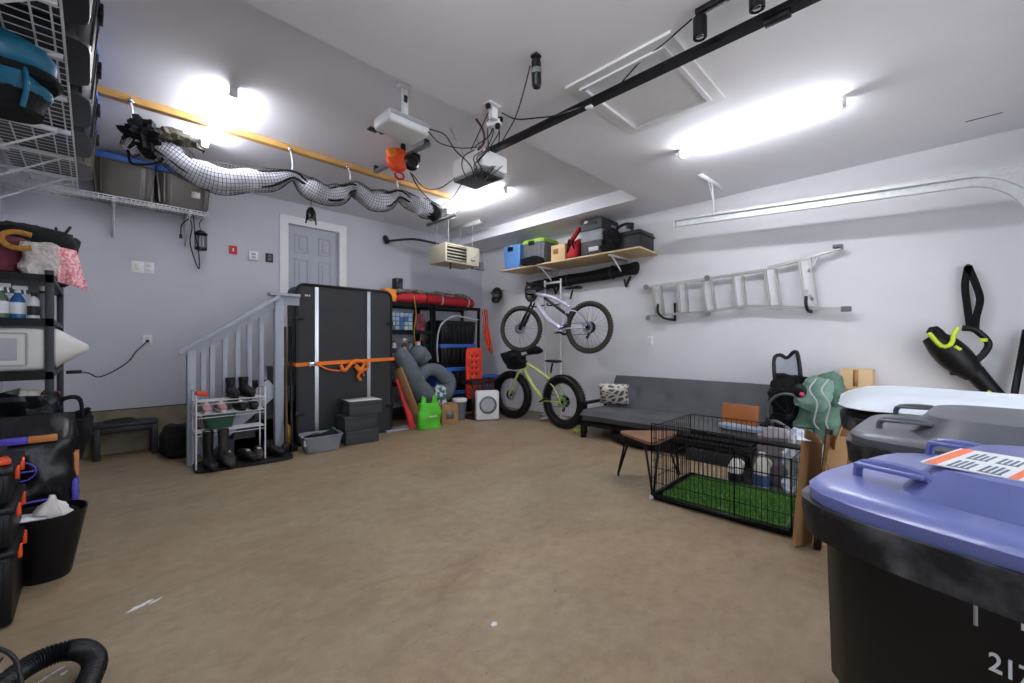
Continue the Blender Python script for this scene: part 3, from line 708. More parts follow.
def shoe(lab, x, y, z, rz, mm, sole, L=.27, hgt=.10, shaft=0, group=None, cat='shoe'):
    t = thing('boot' if shaft else 'shoe', lab, cat, (x, y, z), rz, group)
    X = Matrix(((0, 0, 1, 0), (1, 0, 0, 0), (0, 1, 0, 0), (0, 0, 0, 1)))   # loft along +x, ring x->y, ring y->z
    m = MB(); w = L*.17
    q = [(-L*.48, w*.5, .02), (-L*.44, w*.75, hgt*.42), (-L*.2, w*.8, hgt*.5), (.0, w*.8, hgt*.46), (L*.2, w*.95, hgt*.34), (L*.38, w*.9, hgt*.27), (L*.48, w*.5, hgt*.15)]
    m.loft([(a, b, c_, 0, .022+c_) for a, b, c_ in q], p=2.6, n=20, m=X); 
    if shaft: m.loft([(hgt*.5, w*.85, w*.8, -L*.26, 0), (hgt*1.0, w*.85, w*.85, -L*.26, 0), (shaft, w*.98, w*1.0, -L*.27, 0), (shaft, w*.85, w*.88, -L*.27, 0), (shaft-.05, w*.8, w*.8, -L*.27, 0)], p=2.2, n=20)
    else: m.loft([(hgt*.7, L*.2, w*.62, -L*.24, 0), (hgt*1.05, L*.19, w*.62, -L*.26, 0), (hgt*1.02, L*.16, w*.48, -L*.26, 0), (hgt*.8, L*.15, w*.4, -L*.26, 0)], p=2.3, n=20)
    U_ = m.build('upper', mm, t, w=False)
    m = MB(); m.loft([(0, L*.46, w*.8), (.005, L*.48, w*.9), (.024, L*.485, w*.95)], p=2.6, n=24); m.build('sole', sole, t, w=False)
    m = MB()
    for k in range(4): m.bar((L*.02+k*L*.06, -w*.4, .028+hgt*(.86-.12*k)), (L*.05+k*L*.06, w*.4, .028+hgt*(.84-.12*k)), .006)
    if shaft:
        for k in range(3): m.bar((-L*.08, -w*.4, hgt*1.0+k*.03), (-L*.08, w*.4, hgt*1.02+k*.03), .006)
    m.bar((L*.02, 0, .024+hgt*.86), (L*.24, 0, .024+hgt*.5), .02, .006)
    if shaft: m.bar((-L*.08, 0, hgt*.9), (-L*.08, 0, hgt*1.7), .02, .004); m.bar((L*.02, 0, .024+hgt*.86), (-L*.08, 0, hgt*1.0), .02, .006)
    m.build('laces', M_dgrey if shaft else M_wplas, U_, w=False)
    return t
mbk = mat('black_leather', '#1d1b1a', .5, var=.25, scale=20); mpk = mat('pink_mesh', '#b98f8e', .8, var=.15); mbr = mat('brown_leather', '#3b2f28', .6, var=.2)
shoe('black hiking boot on top of the shoe rack, left one of the pair', 1.02, 5.08, .668, -1.5, mbk, M_black, .27, .1, .2, 'hiking boots on the top tier')
shoe('black hiking boot on top of the shoe rack, right one of the pair', 1.15, 5.09, .668, -1.35, mbk, M_black, .27, .1, .2, 'hiking boots on the top tier')
shoe('pink trainer on the second tier, nearest the rack side frame', .79, 5.05, .538, -1.6, mpk, M_cream, .24, .09, 0, 'pink trainers on the rack')
shoe('pink trainer on the second tier, beside the black shoes', .91, 5.06, .538, -1.5, mpk, M_cream, .24, .09, 0, 'pink trainers on the rack')
shoe('black low shoe on the second tier, nearer the pink trainers', 1.08, 5.06, .538, -1.5, mbk, M_black, .26, .085, 0, 'black low shoes on the rack')
shoe('black low shoe on the second tier at the right end', 1.2, 5.06, .538, -1.7, mbk, M_black, .26, .085, 0, 'black low shoes on the rack')
shoe('tall dark rubber boot on the tray, left one of the pair', .80, 4.90, .012, -1.5, M_black, M_black, .28, .1, .36, 'tall boots on the tray')
shoe('tall dark rubber boot on the tray, right one of the pair', .93, 4.89, .012, -1.4, mat('grey_brown_boot', '#2b2726', .6), M_black, .28, .1, .36, 'tall boots on the tray')
shoe('low black shoe on the tray right of the tall boots', 1.13, 5.0, .012, -1.2, mbk, M_black, .27, .1, 0, 'low shoes on the tray')
shoe('low brown shoe on the tray under the rack end', 1.24, 5.02, .012, -1.7, mbr, M_black, .27, .1, 0, 'low shoes on the tray')
shoe('dark ankle boot at the right end of the tray', 1.38, 5.02, .012, -1.0, mbk, M_black, .27, .1, .16)
shoe('brown shoe on the tray behind the tall boots', .98, 5.07, .012, -1.5, mbr, mat('gum_sole', '#8a6a42', .6), .26, .1, 0)
m = MB(); m.loft([(0, .11, .07), (.13, .13, .085), (.135, .13, .085)], p=6, m=Matrix.Translation((.9, 5.08, .378))); one(m, 'green_box', mat('dark_green_plastic', '#1f4a34', .5), 'dark green box on the middle tier of the shoe rack', 'box', loc=(.9, 5.08, .378))
m = MB(); m.box((.745, 4.99, .74), (.11, .05, .05), r=(0, .2, .3), bev=.015); one(m, 'red_clip', mat('salmon_red', '#d8513c', .5), 'salmon red clip hanging on the top corner of the shoe rack', 'clip', loc=(.745, 4.99, .72))
shoe('dark work boot standing on the stairs behind the railing', 1.38, 5.55, .55, -1.5, mbr, M_black, .28, .1, .2)

# ================================================================== TALL BLACK CASE
CX0, CX1, CYF, CYB, CH = 1.70, 2.93, 5.26, 5.60, 1.93
cs = thing('folding_case', 'tall black hard folding case tied shut with an orange strap', 'case', ((CX0+CX1)/2, 5.43, 0))
M_case = mat('textured_black_panel', '#26272b', .55, var=.08, bump=.25, bscale=150)
def rrect(w, h, r, n=6):
    P = []
    for (cx, cy, a0) in ((w-r, r, -PI/2), (w-r, h-r, 0), (r, h-r, PI/2), (r, r, PI)):
        for k in range(n+1): a = a0+PI/2*k/n; P.append((cx+r*math.cos(a), cy+r*math.sin(a)))
    return P
for k in range(3):
    y = CYF+.018+k*.115
    X = Matrix.Translation((CX0+(0 if k == 0 else .0), y+.1, .0)) @ Euler((PI/2, 0, 0)).to_matrix().to_4x4()
    MB().ext(rrect(CX1-CX0, CH, .09), .1, X).build('panel', M_case, cs, smooth=50)
fr = MB(); P = rrect(CX1-CX0, CH, .09)
fr.tube([(CX0+x, CYF+.02, z) for x, z in P], .018, n=8, closed=True); fr.build('edge_moulding', M_black, cs)
for (ua, ub) in ((1.905, 1.95), (2.575, 2.62)):
    m = MB(); m.b2((ua, CYF+.008, .02), (ub, CYF+.02, CH-.02), bev=.002); m.b2((ua+.012, CYF+.004, .02), (ub-.012, CYF+.012, CH-.02)); m.build('aluminium_strip', M_alu, cs, smooth=0)
for (x, z) in ((CX0, 1.52), (CX0, .38), (CX1, 1.5), (CX1, .36)):
    s = 1 if x == CX0 else -1
    m = MB(); m.box((x+s*.03, CYF+.005, z), (.09, .03, .035), bev=.006); m.box((x-s*.01, CYF+.1, z), (.025, .2, .05), bev=.006); m.box((x+s*.06, CYF-.01, z), (.05, .012, .014), bev=.003); m.build('latch', M_black, cs)
m = MB()
for k, x in enumerate((1.80, 1.82, 1.845)): m.box((x, CYF+.016, 1.80), (.016, .006, .022), bev=.003)
m.build('white_badge', M_wplas, cs)
sp = thing('ratchet_strap', 'orange webbing strap tied round the tall black case', 'strap', (2.3, CYF-.02, .97))
m = MB(); zs = .985
def zst(x): return zs+.03*(x-2.2)
m.bar((CX0-.02, CYF-.012, zst(CX0)), (CX1+.03, CYF-.012, zst(CX1)), .045, .005, up=(0, 1, 0)); m.box((CX0-.015, 5.45, zs-.01), (.005, .38, .045)); m.box((CX1+.03, 5.45, zs+.02), (.005, .38, .045)); m.box((2.35, CYB+.02, zs), (1.28, .005, .045)); m.build('webbing', M_orange, sp, smooth=0)
m = MB(); m.box((1.86, CYF-.025, zst(1.86)), (.09, .03, .055), bev=.004); m.cyl((1.83, CYF-.045, zst(1.83)-.03), (1.83, CYF-.045, zst(1.83)+.03), .012); m.bar((1.83, CYF-.045, zst(1.8)), (1.91, CYF-.03, zst(1.8)), .04, .012); m.build('ratchet', M_chrome, sp)
m = MB()
m.tube([(1.93, CYF-.03, .96), (2.05, CYF-.035, .90), (2.2, CYF-.035, .88), (2.3, CYF-.035, .93), (2.36, CYF-.04, .965), (2.42, CYF-.05, .93), (2.47, CYF-.06, .86), (2.5, CYF-.05, .80)], .010, sm=6)
m.tube([(2.2, CYF-.03, .95), (2.24, CYF-.045, .88), (2.30, CYF-.05, .93), (2.38, CYF-.05, 1.0), (2.5, CYF-.05, .97), (2.44, CYF-.06, .87), (2.38, CYF-.05, .93)], .022, sm=6, n=6)
m.tube([(2.40, CYF-.045, .99), (2.52, CYF-.055, .99), (2.55, CYF-.05, .90), (2.46, CYF-.06, .86), (2.42, CYF-.05, .80), (2.46, CYF-.045, .74)], .018, sm=6, n=6); m.build('tied_tail', M_orange, sp)

# basket, grey boxes
bk = thing('laundry_basket', 'soft grey plastic basket on the floor before the black case', 'basket', (1.85, 4.93, 0), -.15)
mg1 = mat('basket_grey', '#7c8188', .5, var=.12)
m = MB(); m.loft([(0, .17, .12), (.01, .18, .13), (.17, .215, .155), (.18, .225, .165), (.19, .222, .162), (.18, .20, .145), (.06, .18, .12), (.05, .05, .05)], p=5, n=36, noi=.006, ns=8); m.build('shell', mg1, bk, w=False)
m = MB(); m.loft([(.08, .17, .12), (.17, .17, .11), (.195, .12, .07)], p=3, noi=.04, ns=8); m.build('dark_contents', M_blackc, bk, w=False)
m = MB(); m.box((-.19, -.1, .12), (.03, .06, .07), bev=.01); m.build('handle_grip', M_lgrey, bk, w=False)
M_gb = mat('dark_grey_board', '#3b3e42', .7, var=.08)
labs = ['dark grey box at the bottom of the stack of three', 'dark grey box in the middle of the stack of three', 'dark grey box with pale lid on top of the stack of three']
for k, (x, y, rz) in enumerate(((2.34, 5.02, -.1), (2.32, 5.03, -.06), (2.37, 5.0, -.1))):
    b = thing('storage_box', labs[k], 'box', (x, y, k*.175), rz, 'dark grey boxes before the black case')
    MB().box((0, 0, .084), (.40, .30, .166), bev=.006).build('body', M_gb, b, w=False)
    MB().box((0, 0, .148), (.408, .308, .05), bev=.004).build('lid', M_gb, b, w=False)
    if k == 2: MB().box((0, 0, .174), (.40, .30, .004)).build('lid_panel', M_cream, b, w=False)
m = MB(Matrix.Translation((2.07, 5.12, .0))); m.loft([(0, .05, .05), (.12, .045, .045), (.2, .02, .02)], p=2.3); one(m, 'teal_bottle', mat('teal_plastic', '#1f8783', .4), 'teal bottle between the basket and the grey boxes', 'bottle', loc=(2.07, 5.12, 0))
m = MB(); m.box((3.12, 5.30, .012), (.55, .24, .024), r=-.1, bev=.006); one(m, 'flat_grey_board', M_lgrey, 'flat grey board lying on the floor right of the black case', 'board', loc=(3.12, 5.3, 0))
# ================================================================== CEILING THINGS
one(MB().b2((.0, 4.565, ZR-.055), (3.42, 4.635, ZR-.001), bev=.003), 'wooden_beam', M_wood, 'long pine batten fixed across the raised ceiling above the net', 'beam', loc=(1.7, 4.6, ZR))
# rolled net
nt = thing('rolled_net', 'white fabric roll wrapped in black netting slung below the pine batten', 'net', (1.6, 4.48, 2.85))
K = [(128, 150, 6), (142, 140, 9), (165, 150, 10), (190, 168, 13), (215, 178, 13), (245, 180, 12), (270, 180, 9), (292, 176, 4), (308, 187, 9), (325, 195, 10), (340, 194, 8), (350, 189, 5), (358, 191, 7), (372, 200, 10), (388, 200, 8), (398, 195, 4), (410, 202, 7), (424, 208, 9), (434, 212, 6)]
PP = []; RR = []
for u, v, r in K:
    q = at(u, v, y=4.48); PP.append(q); RR.append(r*(q-V((0, 0, CAMZ))).dot(V((.7096, .7046, 0)))/FPX)
NS = 7
Pn = smooth_path(PP, NS)
def rad(k, add=0):
    f = k*(len(RR)-1); i = min(int(f), len(RR)-2); return RR[i]*(1-f+i)+RR[i+1]*(f-i)+add
m = MB(); m.tube(Pn, lambda k: rad(k)*(.9+.12*math.sin(k*70)), n=16)
for vv in m.b.verts: vv.co.z += .012*noise.noise(vv.co*9)
m.build('fabric_roll', mat('white_fabric', '#e6e8f2', .8, var=.12, bump=.5, bscale=25), nt)
m = MB(); m.tube(smooth_path(PP, 8), lambda k: rad(k, .012)*(1+.1*math.sin(k*60)), n=24)
m.build('black_netting', M_cable, nt, wire=.0035, smooth=0)
for s in (-1, 1):
    m = MB(); m.tube([p+V((0, -.05, s*rad(i/(len(Pn)-1), .01)*.75*math.sin(i*.11))) for i, p in enumerate(Pn)], .011, n=6); m.build('edge_cord', M_cable, nt)
m = MB(); m.ball(PP[-1], (.10, .10, .115), noi=.25, ns=2.5); m.build('bunched_end', M_blackc, nt)
m = MB(); m.tube([PP[0]+V((0, 0, .0)), PP[1]+V((-.02, 0, .13)), PP[1]+V((.05, 0, .03)), PP[2]+V((-.02, -.03, -.1)), PP[0]+V((.03, 0, -.1)), PP[0]], .010, sm=5); m.ball(at(146, 138, y=4.46), (.13, .10, .11), noi=.7, ns=3, n=22); m.build('bunched_start', M_blackc, nt)
m = MB(); m.tube([at(155, 134, y=4.4), at(175, 136, y=4.4), at(190, 143, y=4.4), at(205, 152, y=4.4)], lambda k: .05*math.sin(PI*min(1, k+.12))+.012, sm=6)
for vv in m.b.verts: vv.co += V((noise.noise(vv.co*30), noise.noise(vv.co*31+V((5, 0, 0))), noise.noise(vv.co*29+V((0, 9, 0)))))*.03
one(m, 'frayed_rope_bundle', mat('olive_rope', '#4a4538', .9, var=.4, scale=60, bump=1, bscale=70), 'olive frayed rope bundle lying along the left part of the net', 'rope', loc=at(180, 138, y=4.4))
for k, (u, v) in enumerate(((131, 124), (292, 172), (350, 180), (398, 188))):
    P = at(u, v, y=4.5); t = thing('net_hook', ['white hook and cord at the left end of the net', 'white hook gathering the net near the door', 'white hook gathering the net in its middle', 'white hook gathering the net near the orange cord reel'][k], 'hook', P, group='hooks holding up the net')
    top = V((P.x, 4.565, ZR-.05))
    m = MB(); m.tube([top, top+(P-top)*.5+V((.01, -.01, 0)), P], .007, sm=5); m.build('cord', M_white, t)
    m = MB(); m.ball(top+V((0, -.01, -.0)), .022); m.build('ring', M_chrome, t)
# hanging caged bulb before the door
hb = thing('hanging_lantern', 'small dark hanging lantern in front of the door head', 'lantern', (1.94, 5.5, 2.75))
P = at(311, 215, y=5.5)
m = MB(); m.lathe([(.0, .1), (.03, .09), (.055, .04), (.06, -.04), (.055, -.06), (.05, -.03), (.045, .03)], P); m.build('shade', M_blackm, hb)
m = MB(); m.ball(P-V((0, 0, .05)), .032); m.build('bulb', M_lgrey, hb)
for s in (-1, 1):
    m = MB(); m.bar(P+V((s*.05, 0, -.02)), P+V((s*.062, 0, -.115)), .014); m.build('cage_leg', M_blackm, hb)
m = MB(); m.cyl(P+V((0, 0, .09)), V((P.x, P.y, ZR)), .004, n=6); m.build('cord', M_cable, hb)

# projector
PJ = V((1.72, 2.93, 2.935))
pj = thing('projector', 'white ceiling projector with rounded corners near the door opener', 'projector', PJ)
m = MB(); m.box(PJ, (.36, .26, .10), bev=.03, seg=4); m.build('body', M_wplas, pj)
m = MB()
for k in range(4): m.box(PJ+V((-.12+.08*k, -.138, .015)), (.045, .008, .018), bev=.002); 
m.box(PJ+V((0, -.134, .015)), (.34, .006, .03), bev=.002); m.build('connector_row', M_lgrey, pj)
m = MB(); m.lathe([(0, 0), (.035, 0), (.04, .015), (.03, .02)], PJ+V((-.1, .135, 0)), (0, 1, 0)); m.build('lens', M_black, pj)
m = MB(); m.b2((PJ.x-.02, PJ.y-.05, PJ.z+.05), (PJ.x+.025, PJ.y-.02, ZR-.02)); m.cyl((PJ.x, PJ.y-.03, ZR-.025), (PJ.x, PJ.y-.03, ZR), .055); m.b2((PJ.x-.08, PJ.y-.06, PJ.z+.045), (PJ.x+.08, PJ.y+.0, PJ.z+.065)); m.build('ceiling_mount', M_wplas, pj)
m = MB(); m.box(PJ+V((0, -.055, .2)), (.025, .01, .05)); m.build('mount_screw_plate', M_dgrey, pj)
P = at(373, 129, z=ZR); MB().box(P-V((0, 0, .006)), (.09, .07, .012), bev=.002).build('tmp', M_dgrey); o = bpy.data.objects['tmp']; o.name = 'ceiling_junction_plate'; tag(o, 'small dark square plate on the raised ceiling by the projector', 'plate')

# garage door opener and rail
go = thing('door_opener', 'white garage door opener motor with grey underside', 'garage door opener', (2.52, 2.95, 2.73))
ox, oy = 2.52, 2.95
m = MB(); m.b2((ox-.15, oy-.20, 2.76), (ox+.15, oy+.20, 2.94), bev=.03, seg=4); m.build('cover', M_cream, go)
m = MB(); m.b2((ox-.155, oy-.235, 2.775), (ox+.155, oy-.19, 2.925), bev=.015, seg=3); m.build('light_lens', M_wplas, go)
m = MB(); m.b2((ox-.135, oy-.21, 2.735), (ox+.135, oy+.19, 2.765), bev=.008); m.build('underside', M_grey, go)
m = MB()
for k in range(6): m.b2((ox-.1+k*.036, oy-.19, 2.731), (ox-.082+k*.036, oy-.08, 2.736))
m.b2((ox-.115, oy-.2, 2.733), (ox+.115, oy-.07, 2.736)); m.build('vent_slots', M_dgrey, go)
for s in (-1, 1):
    m = MB(); m.bar((ox+s*.12, oy+.05, 2.93), (ox+s*.16, oy+.2, ZR), .03, .004); m.build('hanger_strap', M_galv, go)
m = MB(); m.b2((ox-.022, YF+.02, 2.945), (ox+.022, oy-.05, 2.985), bev=.004); m.b2((ox-.032, YF+.02, 2.938), (ox+.032, oy-.05, 2.948))
o = m.build('opener_rail', mat('rail_black', '#0d0d10', .35, metal=.2), go)
m = MB(); m.box((ox, .55, 2.935), (.05, .12, .04), bev=.006); m.build('trolley', M_black, go)
m = MB(); m.box((ox, 1.72, 2.933), (.03, .05, .02), bev=.002); m.build('rail_clip', M_wplas, go)

# ceiling outlet with adapters
P = at(492, 105, z=ZC)
eo = thing('ceiling_outlet', 'white ceiling outlet loaded with plugs and adapters above the opener', 'outlet', P)
MB().box(P-V((0, 0, .005)), (.12, .08, .01), bev=.002).build('face_plate', M_wplas, eo)
m = MB(); m.box(P+V((.03, .02, -.05)), (.06, .05, .09), bev=.008); m.box(P+V((.07, .05, -.10)), (.05, .12, .05), r=.5, bev=.008); m.build('power_adapter', M_wplas, eo)
for k, (dx, dz) in enumerate(((-.04, -.02), (.06, -.14), (.09, -.08))):
    m = MB(); m.box(P+V((dx, .0, dz)), (.03, .035, .04), bev=.006); m.build('plug', M_black, eo)
def cable(name, lab, pts, r=.005, m_=None, sm=8):
    m = MB(); m.tube([V(p) for p in pts], r, n=7, sm=sm); return one(m, name, m_ or M_cable, lab, 'cable', loc=pts[0])
OP = V((ox, oy, 2.8))
cable('hanging_cable', 'black cable from the projector running right to the opener', [PJ+V((.17, -.13, .0)), at(445, 135, y=2.85), at(455, 150, y=2.8), at(470, 165, y=2.7), at(475, 180, y=2.7)])
cable('hanging_cable', 'thin black cable sagging low between projector and opener', [PJ+V((.15, -.14, -.03)), at(440, 143, y=2.8), at(460, 148, y=2.75), at(478, 147, y=2.7)], .004)
cable('hanging_cable', 'black cable from the orange reel down to the net end', [at(410, 172, y=3.6), at(418, 187, y=3.6), at(430, 200, y=3.9), at(440, 208, y=4.2)], .006)
cable('hanging_cable', 'black cable drooping from the orange reel to the opener', [at(412, 174, y=3.6), at(425, 188, y=3.5), at(440, 188, y=3.3), at(455, 178, y=3.1)], .005)
cable('hanging_cable', 'black cable from the net end up to the opener', [at(441, 206, y=4.3), at(452, 198, y=3.9), at(459, 188, y=3.3), at(463, 180, y=3.0)], .005)
rr = random.Random(11)
for k in range(6):
    a = at(486+rr.random()*14, 108+rr.random()*16, y=2.45); b = at(470+rr.random()*30, 146+rr.random()*8, y=2.7)
    c = (a+b)/2+V(((rr.random()-.5)*.14, -.05, (rr.random()-.5)*.1))
    cable('plug_cable', 'one of the tangled cables between the ceiling outlet and the opener', [a, c, b], .0045)['group'] = 'tangled cables above the opener'
for k in range(5):
    u0 = 457+rr.random()*22
    cable('tangled_cable', 'one of the looping cables draped over the opener housing', [at(u0+10, 150, y=2.72), at(u0, 155+6*rr.random(), y=2.70), at(u0-4+8*rr.random(), 168, y=2.69), at(u0+6, 180, y=2.69), at(u0+12+rr.random()*16, 166, y=2.69)], .0045)['group'] = 'cables draped over the opener'
cable('red_wire', 'dark red wire rising from the opener to the ceiling step', [at(476, 119, y=2.62), at(483, 130, y=2.65), at(484, 142, y=2.68), at(478, 150, y=2.7)], .010, mat('maroon_wire', '#5c2030', .6))
m = MB(); m.tube([at(490, 170, y=2.68), at(495, 180, y=2.7), at(499, 188, y=2.7)], .003); m.box(at(461, 187, y=2.75), (.03, .03, .06), bev=.005)
cable('hanging_cable', 'long black cable from the outlet along the ceiling toward the track light', [at(502, 113, y=2.3), at(516, 119, y=2.1), at(535, 118, y=2.0), at(557, 115, y=1.8), at(590, 103, z=3.0), at(612, 92, z=3.0), at(640, 62, z=3.04), at(662, 45, z=3.05), at(692, 19, z=3.05)], .005)
cable('hanging_cable', 'black cable hanging from the ceiling camera to the opener', [at(530, 66, z=2.98), at(524, 90, y=2.0), at(515, 118, y=2.2), at(503, 140, y=2.5), at(498, 150, y=2.6)], .0045)
# ceiling camera
P = at(536, 55, z=ZC)
sc_ = thing('ceiling_camera', 'small black cylindrical camera hanging from the ceiling', 'camera', P)
m = MB(); m.cyl(P-V((0, 0, .0)), P-V((0, 0, .05)), .018); m.box(P-V((0, 0, .01)), (.05, .05, .02), bev=.004); m.build('mount', M_black, sc_)
m = MB(); m.lathe([(0, 0), (.028, .0), (.031, .02), (.031, .15), (.024, .165), (0, .165)], P-V((-.0, 0, .035)), (.10, .05, -1)); m.build('body', M_black, sc_)
m = MB(); m.lathe([(.032, .05), (.0335, .055), (.0335, .075), (.032, .08)], P-V((0, 0, .035)), (.10, .05, -1)); m.build('grey_band', M_grey, sc_)
# track light
tl = thing('track_light', 'black ceiling track light with two cylinder spots at the top', 'track light', (2.36, .6, ZC))
MB().b2((2.33, .02, ZC-.03), (2.37, .90, ZC), bev=.003).build('track', M_black, tl)
for (u, v) in ((700, 22), (757, -6)):
    P = at(u, v-12, x=2.35)
    m = MB(); m.cyl((2.35, P.y, ZC-.02), (2.35, P.y, ZC-.06), .012); m.lathe([(0, 0), (.034, 0), (.036, .01), (.036, .11), (.03, .112), (.027, .1), (0, .1)], (2.35, P.y, ZC-.05), (.0, .0, -1)); h_ = m.build('spot_head', M_black, tl)
    m = MB(); m.lathe([(0, 0), (.026, 0), (.02, .006), (0, .008)], (2.35, P.y, ZC-.05-.1), (0, 0, -1)); m.build('lens', M_chrome, h_)

# bar and orange reel
br = thing('ceiling_bar', 'dark steel bar fixed along the ceiling beside the projector', 'bar', (2.3, 3.95, 3.2))
m = MB(); m.bar((2.33, 3.46, ZR-.06), (2.27, 4.45, ZR-.06), .045, .035); m.build('bar', M_grey, br)
for yy in (3.5, 4.43): MB().box((2.33-.06*(yy-3.48)/.97, yy, ZR-.02), (.05, .03, .07), bev=.003).build('mounting_foot', M_dgrey, br)
P = at(403, 161, y=3.75)
cr = thing('cord_reel', 'orange and black cord reel hanging from the ceiling bar', 'cord reel', P)
m = MB(); m.lathe([(0, -.05), (.09, -.05), (.115, -.03), (.115, .03), (.09, .05), (0, .05)], P+V((-.06, 0, -.01)), (-.45, -.85, .1), 24); m.build('housing', M_orange2, cr)
m = MB(); m.lathe([(0, 0), (.07, 0), (.085, .02), (.06, .06), (0, .07)], P+V((.05, -.06, -.02)), (-.2, -.9, -.1), 20); m.box(P+V((.10, -.05, .04)), (.10, .1, .09), bev=.02); m.build('drum_face', M_black, cr)
m = MB(); m.box(P+V((-.13, 0, .04)), (.10, .08, .09), r=(0, -.6, 0), bev=.025); m.build('yellow_cheek', M_orange, cr)
m = MB(); m.box(P+V((0, 0, .13)), (.04, .03, .16)); m.build('hanger', M_black, cr)
m = MB(); c0 = P+V((-.04, 0, -.16)); m.tube([c0+V((.05*math.cos(a*PI/5), 0, .035*math.sin(a*PI/5))) for a in range(10)], .012, closed=True); m.bar(c0+V((0, 0, .03)), c0+V((.02, 0, .06)), .01); m.build('red_pull_ring', M_red, cr)

# unit heater
uh = thing('unit_heater', 'cream ceiling-hung heater with dark louvres in the back corner', 'heater', (4.2, 5.5, 2.5))
M_heat = mat('cream_enamel', '#cfc7ae', .45, var=.04)
hx0, hx1, hy0, hy1, hz0, hz1 = 3.87, 4.56, 5.3, 5.74, 2.50, 2.80
MB().b2((hx0, hy0, hz0), (hx1, hy1, hz1), bev=.008).build('cabinet', M_heat, uh)
MB().b2((hx0+.03, hy0-.006, hz0+.03), (hx0+.41, hy0+.002, hz1-.03), bev=.002).build('grille_opening', M_dgrey, uh)
for k in range(5):
    MB().box((hx0+.22, hy0-.012, hz0+.05+k*.05), (.38, .03, .012), r=(.5, 0, 0)).build('louvre', M_heat, uh)
m = MB(); m.bar((hx0+.5, hy0-.003, hz0+.1), (hx0+.63, hy0-.003, hz0+.2), .004, .02, up=(0, 1, 0)); m.build('diagonal_handle', M_lgrey, uh)
m = MB(); m.box((hx0+.55, hy0-.003, hz0+.08), (.09, .004, .02)); m.build('maker_plate', M_grey, uh)
for x in (3.97, 4.46):
    m = MB(); m.b2((x-.02, 5.15, ZR-.06), (x+.02, 5.95, ZR-.03)); m.b2((x-.02, 5.15, ZR-.06), (x-.014, 5.95, ZR)); m.build('mounting_rail', M_galv, uh)
    for y in (5.36, 5.68):
        m = MB(); m.cyl((x, y, hz1-.01), (x, y, ZR-.04), .006, n=8); m.build('threaded_rod', M_galv, uh)
m = MB(); m.tube([(3.45, YB-.03, 2.92), (3.7, 5.98, 2.93), (4.05, 5.95, 2.93), (4.1, 5.85, 2.9), (4.1, 5.7, 2.85)], .02, sm=3); m.cyl((3.45, YB-.08, 2.90), (3.45, YB-.0, 2.99), .045); m.build('gas_pipe', M_dgrey, uh)
m = MB(); m.cyl((hx0+.13, hy0+.05, hz0), (hx0+.13, hy0+.05, hz0-.1), .018); m.build('drain_stub', M_black, uh)
m = MB(); m.b2((hx1-.1, hy0+.03, hz0-.04), (hx1+.14, hy0+.1, hz0-.01), bev=.005); m.cyl((hx1+.1, hy0+.07, hz0-.02), (hx1+.1, hy0+.07, hz0+.09), .04); m.build('vent_elbow', M_grey, uh)

# garage door track at right
tk = thing('garage_door_track', 'galvanised garage door track along the right wall', 'track', (5.05, 1.0, 2.6))
def tz(y): return 2.69+(y-2.17)*(2.69-2.55)/(2.17+.13)
cur = [(5.05, 2.17), (5.05, 1.0), (5.05, 0.0), (5.05, -.25)]
m = MB(); A = [(V((5.05, y, tz(y)))) for y in (2.17, 1.2, .3, -.2)] + [V((5.05, -.2-.40*math.sin(a), tz(-.2)-.42*(1-math.cos(a)))) for a in [.1*q for q in range(1, 16)]] + [V((5.05, -.62, .5)), V((5.05, -.62, .02))]
for p, q in zip(A, A[1:]):
    m.bar(p, q+(q-p).normalized()*.004, .055, .004, up=(1, 0, 0) if False else None)
def strip(dx, dn, w, h):
    for p, q in zip(A, A[1:]):
        d = (q-p).normalized(); nn = V((1, 0, 0)).cross(d)
        m.bar(p+V((dx, 0, 0))+nn*dn, q+V((dx, 0, 0))+nn*dn+d*.003, w, h, up=(1, 0, 0))
m = MB(); strip(0, 0, .075, .004); strip(-.018, .037, .006, .04); strip(-.018, -.037, .006, .04); m.build('curved_rail', M_galv, tk, smooth=0)
m = MB(); m.bar((5.08, 2.1, tz(2.1)+.05), (5.08, -.7, tz(-.7)+.06), .004, .05); m.build('stiffening_angle', M_galv, tk, smooth=0)
m = MB(); m.box((5.05, 2.19, tz(2.17)), (.06, .01, .08)); m.build('end_stop', M_galv, tk)
m = MB(); m.bar((4.66, 1.74, ZC-.012), (5.30, 1.71, ZC-.012), .05, .02); m.build('ceiling_strip', M_white, tk)
m = MB(); m.bar((4.98, 1.73, ZC-.02), (5.08, 1.73, tz(1.73)+.03), .035, .006, up=(0, 1, 0)); m.bar((4.86, 1.73, ZC-.02), (5.08, 1.73, tz(1.73)+.12), .012, .004, up=(0, 1, 0)); m.build('hanger', M_white, tk)
m = MB(); P = at(984, 117, z=ZC); m.bar(P-V((.0, .1, .002)), P+V((0, .1, -.002)), .01, .003); one(m, 'ceiling_scuff', M_dgrey, 'short dark scuff on the ceiling at the far right', 'mark', loc=P)

